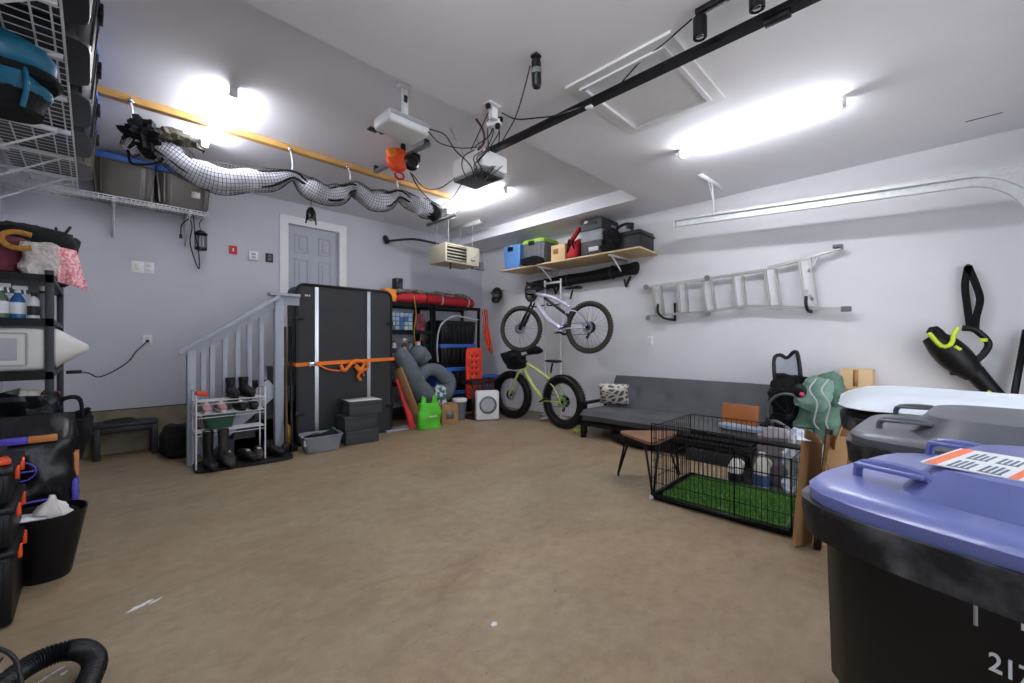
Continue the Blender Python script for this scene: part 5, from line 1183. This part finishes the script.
# ================================================================== LADDER
ld = thing('folding_ladder', 'white aluminium folding ladder hung sideways on the right wall', 'ladder', at(745, 300, x=5.5))
M_ld = mat('ladder_white', '#d4d6da', .35, metal=.3, var=.04)
X5 = 5.50
M_lad2 = mat('ladder_alu', '#b4b3ae', .35, metal=.5, var=.06)
def lp(u, v, x=X5): return at(u, v, x=x)
def rail(pts, nm='side_rail', w=.03, h=.05):
    m = MB(); Q = [lp(*p) for p in pts]
    for p, q in zip(Q, Q[1:]): m.bar(p, q+(q-p).normalized()*.005, w, h, up=(1, 0, 0))
    m.build(nm, M_lad2, ld, smooth=0)
rail([(647, 287), (706, 279), (766, 270)]); rail([(768, 268), (804, 259), (840, 248)]); rail([(648, 316), (707, 311.5), (743, 306.5)]); rail([(743, 306), (795, 307.5), (842, 309)])
for (u0, v0, u1, v1) in ((658, 287, 661, 314), (683, 284, 685, 312), (708, 281, 712, 311), (739, 277, 742, 306), (771, 270, 776, 305), (805, 260, 812, 308)):
    a = lp(u0, v0); b = lp(u1, v1)
    m = MB(); m.bar(a, b, .085, .03, up=(1, 0, 0)); SP_ = m.build('step', M_wplas, ld, smooth=0)
    for e_ in (-1, 1): MB().bar(a+V((-.03, .05*e_, 0)), b+V((-.03, .05*e_, 0)), .018, .07, up=(1, 0, 0)).build('flange', M_lad2, SP_, smooth=0)
for (u, v) in ((838, 247), (846, 309)):
    m = MB(); m.box(lp(u, v), (.05, .09, .055), bev=.008); m.build('rubber_foot', M_grey, ld)
for (u, v) in ((646, 287), (648, 318), (707, 278), (708, 314)):
    m = MB(); m.cyl(lp(u, v, 5.45), lp(u, v, 5.55), .035); m.build('hinge', M_grey, ld)
m = MB(); m.bar(lp(818, 256), lp(809, 272), .04, .03); m.build('brace', M_ld, ld); m = MB(); m.bar(lp(813, 300), lp(806, 290), .04, .03); m.build('brace', M_ld, ld)
for k, (u, v, w_) in enumerate(((658, 306, 17), (806, 298, 5))):
    hk = thing('wall_hook', ['black J hook holding the narrow end of the ladder', 'black J hook holding the wide end of the ladder'][k], 'hook', at(u, v+8, x=5.55), group='black hooks holding the ladder')
    a = at(u, v, x=5.58); m = MB(); m.tube([at(u, v-2, x=5.40), at(u, v+6, x=5.40), at(u+w_*.35, v+12, x=5.44), at(u+w_, v+14, x=5.57)], .016, sm=5); m.build('arm', M_black, hk)
    m = MB(); m.bar(at(u+w_, v-3, x=5.585), at(u+w_, v+15, x=5.585), .035, .02); m.build('wall_plate', M_black, hk)

# ================================================================== COUCH
ch = thing('futon_couch', 'dark grey tufted futon couch on a black metal frame', 'couch', (4.9, 2.18, 0))
M_ft = mat('charcoal_suede', '#56575a', .9, var=.12, scale=3, bump=.15, bscale=80)
def cushion(x0, x1, y0, y1, fz, th, nm):
    """mattress slab; fz(s) gives x,z along its depth, rounded edges, tufts"""
    m = MB(); NU, NV = 14, 40
    tufts = [(.5, y0+(y1-y0)*k) for k in (.2, .4, .6, .8)]
    def pt(i, j, side):
        s = i/NU; y = y0+(y1-y0)*j/NV
        p, n = fz(s)
        e = min(1, min(s, 1-s)/.10); ey = min(1, min(j, NV-j)/NV/.035)
        rnd = math.sqrt(max(0, 1-(1-e)**2))*math.sqrt(max(0, 1-(1-ey)**2))
        d = th/2*rnd
        for (ts, ty) in tufts:
            r2 = ((s-ts)*.55)**2+(y-ty)**2; d -= .045*math.exp(-r2/.004)
        d += .006*noise.noise(V((s*3, y*3, side)))
        return V((p[0], y, p[1]))+V((n[0], 0, n[1]))*side*d
    for side in (-1, 1):
        G = [[m.b.verts.new(pt(i, j, side)) for j in range(NV+1)] for i in range(NU+1)]
        for i in range(NU):
            for j in range(NV): m.b.faces.new((G[i][j], G[i+1][j], G[i+1][j+1], G[i][j+1]))
    bmesh.ops.remove_doubles(m.b, verts=m.b.verts, dist=.004)
    return m.build(nm, M_ft, ch)
cushion(0, 0, 1.17, 3.21, lambda s: ((4.45+.70*s, .30-.02*s), (0, 1)), .15, 'seat_mattress')
cushion(0, 0, 1.17, 3.21, lambda s: ((5.12+.27*s, .27+.49*s), (-.87, .48)), .15, 'back_mattress')
m = MB(); m.b2((4.47, 1.18, .185), (5.2, 3.2, .215)); m.b2((4.47, 1.18, .16), (4.50, 3.2, .215)); m.b2((5.17, 1.18, .16), (5.2, 3.2, .215)); m.bar((5.22, 1.25, .2), (5.5, 1.25, .66), .03); m.bar((5.22, 3.15, .2), (5.5, 3.15, .66), .03); m.bar((5.49, 1.2, .65), (5.49, 3.2, .65), .03); m.build('frame', M_blackm, ch)
for (x, y) in ((4.5, 3.16), (5.3, 3.16), (4.5, 1.22), (5.3, 1.22)): MB().b2((x-.025, y-.025, 0), (x+.025, y+.025, .2)).build('leg', M_blackm, ch)
for y in (3.255, 1.13):
    m = MB(); m.b2((4.62, y-.03, .40), (5.25, y+.03, .44), bev=.012); m.bar((4.68, y, 0.02), (4.68, y, .42), .04); m.bar((5.18, y, .0), (5.18, y, .42), .04); m.bar((4.68, y, .2), (5.18, y, .2), .035); m.bar((4.68, y, .3), (5.18, y, .3), .03); m.build('armrest', M_blackm, ch)
# pillow
M_pw = bpy.data.materials.new('wave_pillow'); M_pw.use_nodes = True
n_ = M_pw.node_tree.nodes; l_ = M_pw.node_tree.links; tc_ = n_.new('ShaderNodeTexCoord'); wv = n_.new('ShaderNodeTexVoronoi'); wv.inputs['Scale'].default_value = 14; wv.feature = 'DISTANCE_TO_EDGE'
mp_ = n_.new('ShaderNodeMapping'); mp_.inputs['Scale'].default_value = (1, .6, 1.2); l_.new(tc_.outputs['Object'], mp_.inputs[0]); l_.new(mp_.outputs[0], wv.inputs['Vector'])
rp = n_.new('ShaderNodeValToRGB'); rp.color_ramp.elements[0].position = .12; rp.color_ramp.elements[1].position = .16; rp.color_ramp.elements[0].color = (*lin('#cfc8bd'), 1); rp.color_ramp.elements[1].color = (*lin('#5b5048'), 1)
l_.new(wv.outputs['Distance'], rp.inputs[0]); l_.new(rp.outputs[0], n_['Principled BSDF'].inputs['Base Color']); n_['Principled BSDF'].inputs['Roughness'].default_value = .9
m = MB(Matrix.Translation((4.95, 2.98, .54)) @ Euler((0, -.55, .45)).to_matrix().to_4x4())
def pil(side):
    N = 14; G = []
    for i in range(N+1):
        row = []
        for j in range(N+1):
            a, b = i/N*2-1, j/N*2-1; k = (1-a**4)*(1-b**4)
            w1 = 1-.10*(1-b*b)*abs(a)**3; row.append(m.b.verts.new(m.m @ V((side*.075*k**.6, a*.20*(1-.08*(1-b*b)), b*.17*(1-.08*(1-a*a))))))
        G.append(row)
    for i in range(N):
        for j in range(N): m.b.faces.new((G[i][j], G[i+1][j], G[i+1][j+1], G[i][j+1]))
pil(1); pil(-1); bmesh.ops.remove_doubles(m.b, verts=m.b.verts, dist=.002)
one(m, 'throw_pillow', M_pw, 'cream and brown patterned pillow on the left end of the couch', 'pillow', loc=(4.95, 2.98, .54))
# under the couch
m = MB(); m.tube([(4.78+.30*math.cos(a*PI/12), 2.35+.45*math.sin(a*PI/12), .075) for a in range(24)], .07, closed=True, n=12); 
db_ = thing('pet_bed', 'round black pet bed on the floor under the couch', 'pet bed', (4.78, 2.35, 0)); m.build('rim', M_blackc, db_); m = MB(); m.loft([(0, .28, .42), (.03, .28, .42)], p=2.2, m=Matrix.Translation((4.78, 2.35, .01))); m.build('base', M_blackc, db_)
tag(MB().b2((4.42, 1.25, .0), (4.58, 1.8, .12), bev=.01).build('storage_case', M_dgrey), 'low dark case lying under the right front of the couch', 'case')
m = MB(); m.tube([(4.62, 3.35, .02), (4.7, 3.45, .02), (4.85, 3.42, .03), (4.75, 3.3, .05), (4.6, 3.4, .03)], .012, sm=6); one(m, 'yellow_strap', mat('neon_yellow', '#c9d23a', .6), 'yellow-green strap on the floor by the couch leg', 'strap', loc=(4.7, 3.4, 0))
m = MB(); m.bar((4.46, 1.22, .39), (4.44, 1.22, .39), .1); m = MB(); m.box((4.60, 1.33, .50), (.03, .34, .22), r=(0, .18, -.1), bev=.004)
one(m, 'wooden_board', mat('varnished_board', '#9c5a2b', .4, var=.15, scale=6), 'varnished brown board standing on the right end of the couch seat', 'board', loc=(4.6, 1.33, .38))
m = MB(Matrix.Translation((4.55, 1.28, .385))); m.loft([(-.01, .10, .22), (.02, .10, .22), (.03, .07, .19)], p=4, noi=.015)
one(m, 'folded_towel', mat('blue_grey_towel', '#8a98a8', .9), 'pale blue grey towel folded below the brown board', 'towel', loc=(4.55, 1.28, .385))

# side table
st_ = thing('side_table', 'small brown triangular side table on black hairpin legs', 'table', (3.45, 1.75, 0))
tri = [V((3.17, 1.55)), V((3.42, 2.04)), V((3.82, 1.60))]; cen = sum(tri, V((0, 0)))/3; poly = []
for k in range(3):
    a, b, c_ = tri[k-1], tri[k], tri[(k+1) % 3]
    p = b+(a-b)*.22; q = b+(c_-b)*.22
    for s in range(6): t_ = s/5; poly.append(((1-t_)**2*p+2*t_*(1-t_)*b+t_*t_*q))
poly = [(p.x, p.y) for p in poly]
m = MB(); m.ext(poly, .022, Matrix.Translation((0, 0, .40))); m.build('top', mat('walnut_top', '#80583a', .45, var=.2, scale=5), st_, smooth=40)
for P_ in tri:
    d = (P_-cen); b0 = cen+d*.92; i0 = cen+d*.60; pr = V((-d.y, d.x)).normalized()*.035
    m = MB(); m.tube([(i0.x+pr.x*1.6, i0.y+pr.y*1.6, .398), (b0.x+pr.x*.2, b0.y+pr.y*.2, .03), (b0.x, b0.y, .008), (b0.x-pr.x*.2, b0.y-pr.y*.2, .03), (i0.x-pr.x*1.6, i0.y-pr.y*1.6, .398)], .0095, n=8); m.build('hairpin_leg', M_blackm, st_)

# crate with turf
dc = thing('dog_crate', 'black open wire dog pen with green turf inside', 'dog crate', (3.5, 1.05, 0))
ax0, ax1, ay0, ay1, ah_ = 3.10, 3.86, .60, 1.53, .58
def wire_panel(p, q, z0, z1, nv, nh, nm, gap=0):
    m = MB(); p = V((*p, 0)); q = V((*q, 0)); Z = V((0, 0, 1))
    for k in range(nv+1):
        c_ = p+(q-p)*k/nv; th_ = .007 if k in (0, nv) else .0035; m.bar(c_+Z*z0, c_+Z*z1, th_, up=(q-p))
    for k in range(nh+1):
        z = z0+(z1-z0)*k/nh; m.bar(p+Z*z, q+Z*z, .007 if k in (0, nh) else .004)
    m.build(nm, M_blackm, dc, smooth=0)
wire_panel((ax0, ay1), (ax0, .93), .03, ah_+.02, 20, 5, 'front_panel')
wire_panel((ax0, .93), (ax0, ay0), .03, .50, 10, 4, 'door_panel')
wire_panel((ax0, ay1), (ax1, ay1), .03, ah_, 18, 4, 'end_panel'); wire_panel((ax1, ay1), (ax1, ay0), .03, ah_, 24, 4, 'back_panel'); wire_panel((ax0, ay0), (ax1, ay0), .03, .5, 16, 4, 'side_panel')
m = MB(); m.b2((ax0, ay0, .012), (ax1, ay1, .03)); 
for a, b in (((ax0, ay0), (ax1, ay0)), ((ax1, ay0), (ax1, ay1)), ((ax1, ay1), (ax0, ay1)), ((ax0, ay1), (ax0, ay0))): m.bar((*a, .035), (*b, .035), .012, .025)
m.build('base_tray', M_black, dc)
m = MB(); m.cyl((ax0-.012, ay1+.0, .02), (ax0+.015, ay1+.0, .02), .018); m.build('corner_foot', M_wplas, dc)
m = MB(); m.bar((ax1, ay1, .42), (ax1, ay0, .42), .02, .035); m.build('top_bar', M_black, dc)
# turf: blades as one uncountable thing
tf = MB(); tf.b2((ax0+.07, ay0+.05, .031), (ax1-.05, ay1-.06, .042)); base_ = tf
rr = random.Random(9)
for k in range(9000):
    x = ax0+.07+rr.random()*(ax1-ax0-.12); y = ay0+.05+rr.random()*(ay1-ay0-.11); a = rr.random()*PI; h_ = .018+rr.random()*.014
    dx, dy = .0022*math.cos(a), .0022*math.sin(a); lx_, ly_ = (rr.random()-.5)*.012, (rr.random()-.5)*.012
    v1 = tf.b.verts.new((x-dx, y-dy, .04)); v2 = tf.b.verts.new((x+dx, y+dy, .04)); v3 = tf.b.verts.new((x+lx_, y+ly_, .04+h_)); tf.b.faces.new((v1, v2, v3))
o = one(tf, 'artificial_turf', mat('turf_green', '#4a7a2a', .8, var=.25, scale=30), 'green artificial turf mat inside the wire dog pen', 'turf mat', loc=(3.5, 1.05, .03), smooth=0); o['kind'] = 'stuff'
# jugs behind the pen
def jug(x, y, h_, lab, lm, cm):
    t = thing('plastic_jug', lab, 'jug', (x, y, 0), group='white jugs behind the dog pen')
    m = MB(); m.loft([(0, .058, .05), (.01, .066, .056), (h_*.6, .066, .056), (h_*.78, .045, .038), (h_*.88, .02, .02), (h_*.93, .02, .02)], p=3); m.build('body', mat('milky_plastic', '#d8d6cd', .4), t, w=False)
    m = MB(); m.tube([(0, -.05, h_*.62), (.0, -.065, h_*.75), (0, -.03, h_*.86)], .012, sm=4); m.build('handle', mat('milky_plastic', '#d8d6cd', .4), t, w=False)
    m = MB(); m.cyl((0, 0, h_*.92), (0, 0, h_), .026); m.build('cap', cm, t, w=False)
    m = MB(); m.loft([(h_*.12, .068, .058), (h_*.42, .068, .058)], p=3); m.build('paper_label', lm, t, w=False)
jug(3.97, 1.18, .25, 'shorter white jug with black label and cap behind the pen', M_dgrey, M_black)
jug(3.98, .98, .31, 'taller white jug with blue label behind the pen', mat('blue_label', '#44608f', .5), M_wplas)
# junk behind pen
m = MB(Matrix.Translation((4.2, .92, .0))); m.loft([(0, .14, .14), (.3, .16, .16), (.42, .14, .14), (.48, .07, .08)], p=3, noi=.05, ns=5); one(m, 'grey_cloth_bag', mat('mauve_grey', '#8d8388', .9, var=.1, bump=.4, bscale=15), 'pale grey stuffed cloth bag behind the white jugs', 'bag', loc=(4.2, .92, 0))
m = MB(Matrix.Translation((4.05, .70, .0))); m.loft([(0, .12, .11), (.36, .14, .12), (.46, .12, .1), (.52, .06, .04)], p=3, noi=.06, ns=8); one(m, 'crumpled_sack', mat('blue_white_film', '#b9c6da', .4, scale=20, col2='#e4e6ea', bump=.6, bscale=18), 'blue and white crumpled plastic sack behind the cardboard', 'sack', loc=(4.05, .7, 0))
m = MB(); m.b2((3.95, .62, 0), (4.5, 1.22, .02)); tag(m.build('floor_mat', M_dgrey), 'dark mat under the bags behind the dog pen', 'mat')
# folded stroller: two wheels and a frame
sv = thing('folded_stroller', 'folded black stroller with two spoked wheels right of the couch', 'stroller', (4.75, .95, 0))
for k, (c0, R_, axd) in enumerate(((V((4.85, .95, .50)), .23, (1, -.4, .15)), (V((4.45, .85, .34)), .23, (.5, -.6, .6)))):
    ax_ = V(axd).normalized(); uu = ax_.orthogonal().normalized(); vv = ax_.cross(uu)
    m = MB(); m.tube([c0+(uu*math.cos(a)+vv*math.sin(a))*R_ for a in [2*PI*q/36 for q in range(36)]], .013, closed=True, n=8); w1 = m.build('wheel', M_grey, sv)
    m = MB()
    for q in range(10): a = 2*PI*q/10; m.bar(c0, c0+(uu*math.cos(a)+vv*math.sin(a))*R_, .003)
    m.cyl(c0-ax_*.03, c0+ax_*.03, .025); m.build('spokes', M_dgrey, w1)
m = MB(); m.tube([(4.98, 1.08, .05), (5.0, 1.08, .5), (5.0, 1.05, .82), (5.0, .8, .86), (4.96, .75, .5), (4.95, .75, .05)], .014, sm=5); m.bar((4.7, 1.0, .1), (5.0, .8, .75), .02); m.build('frame', M_blackm, sv)
m = MB(Matrix.Translation((5.02, .98, .30))); m.loft([(0, .08, .16), (.3, .11, .17), (.52, .09, .15), (.6, .05, .1)], p=3, noi=.07, ns=6); m.build('black_canopy', M_blackc, sv)
# mesh office chair back
oc = thing('office_chair', 'mesh-backed black office chair beside the couch', 'office chair', (5.25, 1.0, 0))
FR = [at(774, 360, x=5.22), at(780, 355, x=5.24), at(787, 358, x=5.24), at(794, 352, x=5.24), at(798, 356, x=5.22), at(801, 385, x=5.15), at(798, 410, x=5.1), at(782, 410, x=5.1), at(776, 388, x=5.15)]
m = MB(); m.tube(FR, .02, closed=True, sm=4, n=10); m.build('back_frame', M_black, oc)
m = MB(); vs_ = [m.b.verts.new(p) for p in smooth_path(FR, 4, True)]; m.b.faces.new(vs_); m.build('mesh_panel', mat('grey_mesh', '#9aa0a8', .8, var=.1), oc, smooth=0, solid=.006)
m = MB(); m.box((5.34, .90, .46), (.36, .34, .08), bev=.03); m.build('seat', M_blackc, oc)
m = MB(); m.cyl((5.34, .90, .08), (5.34, .90, .44), .03)
m.build('gas_column', M_black, oc)
for k in range(5):
    a = k*2*PI/5; m = MB(); m.bar((5.34, .90, .1), (5.34+.19*math.cos(a), .90+.19*math.sin(a), .07), .04, .03); m.ball((5.34+.19*math.cos(a), .90+.19*math.sin(a), .03), .03); m.build('base_leg', M_black, oc)
m = MB(); m.bar((5.24, .74, .62), (5.48, .74, .62), .05, .03, bev=.008); m.bar((5.36, .74, .45), (5.36, .74, .62), .03); m.bar((5.30, .98, .46), (5.24, 1.0, .62), .05, .02); m.build('armrest', M_black, oc)
# green backpack
gk = thing('green_backpack', 'sage green hiking backpack standing right of the office chair', 'backpack', (4.9, .72, .2))
M_sg = mat('sage_nylon', '#6f8f80', .7, var=.2, scale=6, bump=.4, bscale=15); M_sg2 = mat('olive_nylon', '#52705f', .7, var=.2, scale=6, bump=.4, bscale=15)
m = MB(Matrix.Translation((4.88, .72, .28))); m.loft([(0, .12, .13), (.04, .16, .17), (.25, .17, .18), (.36, .15, .16)], p=3, noi=.05, ns=5); m.build('body', M_sg2, gk)
m = MB(Matrix.Translation((4.84, .80, .60)) @ Euler((.35, 0, .2)).to_matrix().to_4x4()); m.loft([(0, .13, .12), (.05, .15, .13), (.25, .14, .13), (.32, .08, .08)], p=3.5, noi=.03, ns=6); m.build('top_pouch', M_sg, gk)
m = MB(Matrix.Translation((4.92, .60, .60)) @ Euler((-.25, 0, 0)).to_matrix().to_4x4()); m.loft([(0, .12, .10), (.28, .13, .10), (.34, .05, .05)], p=3.5, noi=.05, ns=6); m.build('side_flap', M_sg2, gk)
m = MB(); m.ball((4.69, .84, .78), (.02, .055, .065)); m.build('mesh_pocket', M_black, gk)
m = MB(); m.ball((4.67, .82, .75), .022); m.build('pink_tag', mat('pink_plastic', '#d23a6b', .5), gk)
for s in (0, .09):
    m = MB(); m.tube([(4.74, .72-s, .90), (4.66, .76-s, .80), (4.64, .70-s, .68), (4.68, .73-s, .5), (4.72, .68-s, .42)], .007, sm=6); m.build('strap', M_lgrey, gk)
tag(MB().b2((4.72, .55, .0), (5.05, .90, .28), bev=.01).build('dark_crate', M_blackm), 'black crate carrying the sage green backpack', 'crate')
# cardboard boxes by the wall
for (z0, z1, mm, lab) in ((.0, .78, M_card, 'tall brown cardboard box against the right wall under the pale one'), (.782, .97, M_cardl, 'pale cardboard box stacked near the wall behind the backpack')):
    b = thing('cardboard_box', lab, 'box', (5.37, .47, z0))
    MB().b2((5.2, .36, z0), (5.54, .60, z1), bev=.003).build('body', mm, b); MB().b2((5.197, .46, z1-.16), (5.2, .5, z1)).build('packing_tape', M_cardl if mm == M_card else M_card, b)
# leaning flattened cardboard
for k, (a, b, w_, lab) in enumerate((((3.06, .53, 0), (3.16, .50, .62), .20, 'flattened cardboard sheet leaning at the end of the dog pen, nearest the pen'), ((3.14, .44, 0), (3.24, .38, .66), .22, 'flattened cardboard sheet with folded flap nearest the blue-lidded cart'))):
    t = thing('flattened_cardboard', lab, 'cardboard', a, group='flattened cardboard at the pen end')
    m = MB(); m.bar(a, b, w_, .02, up=(.35, 1, 0)); m.build('sheet', M_card, t, smooth=0)
    m = MB(); m.bar(V(b)+V((.0, .0, .0)), V(b)+V((-.12, -.02, .07)) if k else V(b)+V((.02, 0, .05)), w_*.9, .008, up=(.35, 1, 0)); m.build('flap', M_card, t, smooth=0)
m = MB(); m.bar((3.06, .46, .0), (3.20, .42, .70), .06, .035); one(m, 'dark_plank', mat('dark_brown', '#2d2019', .6), 'dark brown narrow plank leaning between the two cardboard sheets', 'plank', loc=(3.1, .47, 0))

# ================================================================== LEAF BLOWER
lbw = thing('leaf_blower', 'black and neon green leaf blower hanging on the right wall', 'leaf blower', at(965, 350, x=5.45))
M_ng = mat('neon_green', '#c6dc2e', .45)
XB = 5.42
def q_(u, v, x=XB): return at(u, v, x=x)
m = MB(); m.tube([q_(930, 336), q_(944, 347), q_(960, 362), q_(975, 376)], lambda k: .07+.05*math.sin(PI*k), n=18, sm=5); m.build('motor_body', M_black, lbw)
m = MB(); m.tube([q_(972, 370), q_(985, 384), q_(1004, 404)], lambda k: .075-.02*k, n=16, sm=4); m.build('blower_tube', M_black, lbw)
m = MB(); m.tube([q_(929, 333, 5.33), q_(941, 346, 5.31), q_(951, 344, 5.31), q_(954, 334, 5.31), q_(958, 328, 5.33)], .018, n=10, sm=3); m.build('neon_trim', M_ng, lbw)
m = MB(); m.tube([q_(930, 334, 5.40), q_(935, 329, 5.40), q_(947, 341, 5.38)], .032, n=10, sm=3); m.build('air_intake', M_blackm, lbw)
m = MB(); m.tube([q_(962, 328), q_(975, 330), q_(988, 342), q_(985, 352), q_(975, 362)], .026, n=10, sm=4); m.build('handle', M_black, lbw)
m = MB(); m.box(q_(983, 340, 5.38), (.03, .05, .03), bev=.004); m.build('trigger', M_ng, lbw)
for (u, v, w_) in ((953, 352, .05), (958, 348, .05), (955, 358, .07)):
    m = MB(); m.box(q_(u, v, 5.315), (.01, w_, .025), r=(.7, 0, 0), bev=.002); m.build('green_marking', M_ng, lbw)
m = MB(); m.box(q_(956, 372), (.08, .08, .06), bev=.01); m.build('battery', M_dgrey, lbw)
m = MB(); m.box(q_(991, 393, 5.35), (.01, .05, .02), r=(.8, 0, 0)); m.build('tube_marking', M_ng, lbw)
top_ = q_(968, 266, 5.56)
for (P2) in (([(968, 266), (965, 285), (967, 305), (970, 327)]), ([(968, 266), (976, 285), (980, 300), (976, 318), (975, 332)])):
    m = MB(); Q = smooth_path([q_(u, v, 5.52) for u, v in P2], 5)
    for p, q in zip(Q, Q[1:]): m.bar(p, q+(q-p)*.1, .05, .006, up=(1, 0, 0))
    m.build('shoulder_strap', M_blackc, lbw, smooth=0)
m = MB(); m.cyl(top_, top_+V((.04, 0, 0)), .012); m.ball(top_, .018); tag(m.build('wall_peg', M_dgrey), 'dark peg holding the leaf blower strap on the wall', 'peg')
m = MB(); m.cyl((5.5, -.62, .3), (5.42, -.56, 1.2), .02); m = MB(); a_ = at(1012, 400, x=5.35); b_ = at(1026, 330, x=5.5)
m.bar(V((a_.x, a_.y+.08, .02)), b_, .06, .04); one(m, 'leaning_post', M_blackm, 'black post leaning in the right corner beyond the leaf blower', 'post', loc=V((a_.x, a_.y, 0)))

# ================================================================== WHEELED CARTS
def cart(label, C, ang, lidm, name='wheeled_cart', hx=.29, hy=.36, lz=.96, dome=.05, body=M_black, lid='plain'):
    """C = far corner towards the camera side; local +y points away from the door"""
    a = V((math.sin(ang), math.cos(ang), 0)); b = V((math.cos(ang), -math.sin(ang), 0))
    c0 = V((*C, 0))-a*hy+b*hx
    t = thing(name, label, 'wheeled bin', c0, -ang)
    m = MB(); m.loft([(.04, hx*.74, hy*.70), (.05, hx*.76, hy*.74), (.60, hx*.82, hy*.845), (.615, hx*.85, hy*.87), (lz-.06, hx*.87, hy*.89)], p=6, n=48); m.build('body', mat('cart_black', '#09090c', .38, var=.1), t, w=False)
    m = MB(); m.loft([(lz-.055, hx*.86, hy*.88), (lz-.085, hx*.93, hy*.94), (lz-.08, hx*.985, hy*.985), (lz-.03, hx*1.0, hy*1.0), (lz-.018, hx*1.0, hy*1.0), (lz-.018, hx*.9, hy*.9)], p=5, n=56, cap=(0, 0)); m.build('rim', mat('cart_rim', '#151618', .5, col2='#5c5d60', thr=(.5, .72), scale=13, bump=.2, bscale=30), t, w=False)
    m = MB(); m.loft([(lz-.02, hx*.96, hy*.965), (lz+.002, hx*.965, hy*.97), (lz+.012, hx*.93, hy*.945), (lz+.016, hx*.85, hy*.86), (lz+.018, hx*.74, hy*.68, 0.02, -.02), (lz+.018+dome, hx*.66, hy*.60, 0.02, -.03), (lz+.022+dome, hx*.60, hy*.55, 0.02, -.03)], p=5, n=56); L = m.build('lid', lidm, t, w=False)
    for x in (-hx*.50, hx*.72):
        m = MB()
        m.tube([(x+.025, hy*.80, lz+.01), (x+.02, hy*.76, lz+.045), (x-.005, hy*.50, lz+.05), (x-.01, hy*.44, lz+.012)], .008, n=8, sm=4); m.bar((x+.02, hy*.78, lz+.043), (x-.005, hy*.48, lz+.048), .04, .008, bev=.003); m.build('lid_handle', lidm, L, w=False)
    m = MB(); m.cyl((-hx*.8, -hy*.8, .12), (hx*.8, -hy*.8, .12), .012); m.build('axle', M_blackm, t, w=False)
    for s in (-1, 1):
        m = MB(); m.lathe([(0, -.02), (.06, -.02), (.11, -.022), (.12, -.015), (.12, .015), (.11, .022), (.06, .02), (0, .02)], (s*hx*.86, -hy*.8, .12), (1, 0, 0), 28); m.build('wheel', M_black, t, w=False)
    return t, c0
M_bl = mat('cart_blue_lid', '#6d76b0', .3, var=.12, scale=4, coat=.15)
M_gl = mat('cart_grey_lid', '#5b5e63', .4, var=.15, scale=5)
M_wl = mat('frosted_white_lid', '#d5dde4', .45, var=.06, scale=6)
t1, c1 = cart('wheeled cart with scuffed blue lid and white number 217, nearest the camera', (.925, .215), .295, M_bl)
t2, c2 = cart('wheeled cart with grey lid between the blue and white lidded carts', (1.52, .19), .06, M_gl, hx=.32, hy=.38)
t3, c3 = cart('wheeled cart with white lid, farthest of the three carts', (2.32, .28), -.07, M_black, hx=.42, hy=.40, lz=.92)
# white sheet material on third
m = MB(Matrix.Translation((c3.x, c3.y, .935)) @ Euler((0, 0, .07)).to_matrix().to_4x4()); m.loft([(.0, .38, .37), (.012, .43, .405), (.03, .40, .38), (.06, .33, .32), (.066, .24, .22)], p=5, n=48, noi=.012, ns=6); one(m, 'white_plastic_cover', M_wl, 'frosted white plastic cover lying over the farthest cart', 'cover', loc=(c3.x, c3.y, .935))
# blue cart sticker, text
stk = MB(); hx, hy, lz = .29, .36, .96
zz_ = lz+.0725
stk.box((-.055, .11, zz_), (.19, .15, .002)); S_ = stk.build('sticker', M_wplas, t1, w=False, smooth=0)
M_so = mat('sticker_orange', '#e8764a', .5); M_ink = mat('sticker_ink', '#4a6470', .5); rr = random.Random(21)
for (y0_, y1_) in ((.165, .180), (.075, .085)):
    MB().b2((-.148, y0_, zz_+.001), (.038, y1_, zz_+.0018)).build('orange_stripe', M_so, S_, w=False, smooth=0)
for a in range(2):
    for b_ in range(2):
        m = MB(); m.b2((-.142+a*.09, .094+b_*.035, zz_+.0008), (-.138+a*.09, .120+b_*.035, zz_+.0016))
        for r_ in range(4): m.b2((-.142+a*.09, .095+b_*.035+r_*.007, zz_+.0008), (-.142+a*.09+.05+.02*rr.random(), .0985+b_*.035+r_*.007, zz_+.0016))
        m.build('printed_lines', M_ink, S_, w=False, smooth=0)
m = MB(); m.b2((-.14, .038, zz_+.0008), (-.138, .070, zz_+.0016))
for r_ in range(5): m.b2((-.14, .038+r_*.007, zz_+.0008), (-.14+.09+.07*rr.random(), .041+r_*.007, zz_+.0016))
m.build('small_print', M_ink, S_, w=False, smooth=0)
xs = -hx*.862
o_ = text('217', .036, (xs-.001, .062, .795), (PI/2, 0, -PI/2), M_wplas, t1, 'number'); o_.scale = (.75, 1, 1)
MB().box((xs-.001, .035, .868), (.006, .034, .022)).build('white_patch', M_wplas, t1, w=False, smooth=0)
m = MB(); m.tube([(xs-.001, .05+.05*math.cos(a), .728+.022*math.sin(a)) for a in [PI*k/8 for k in range(9)]], .004); m.build('emblem_arc', M_wplas, t1, w=False)
MB().box((xs-.001, .094, .865), (.005, .004, .055)).build('scrape_mark', M_lgrey, t1, w=False)

m = MB(); splat(at(494, 624, z=.0005), .018, .012, .3, 8); one(m, 'paint_chip', M_wplas, 'small white chip on the floor at the front centre', 'paint mark', loc=at(494, 624, z=0))
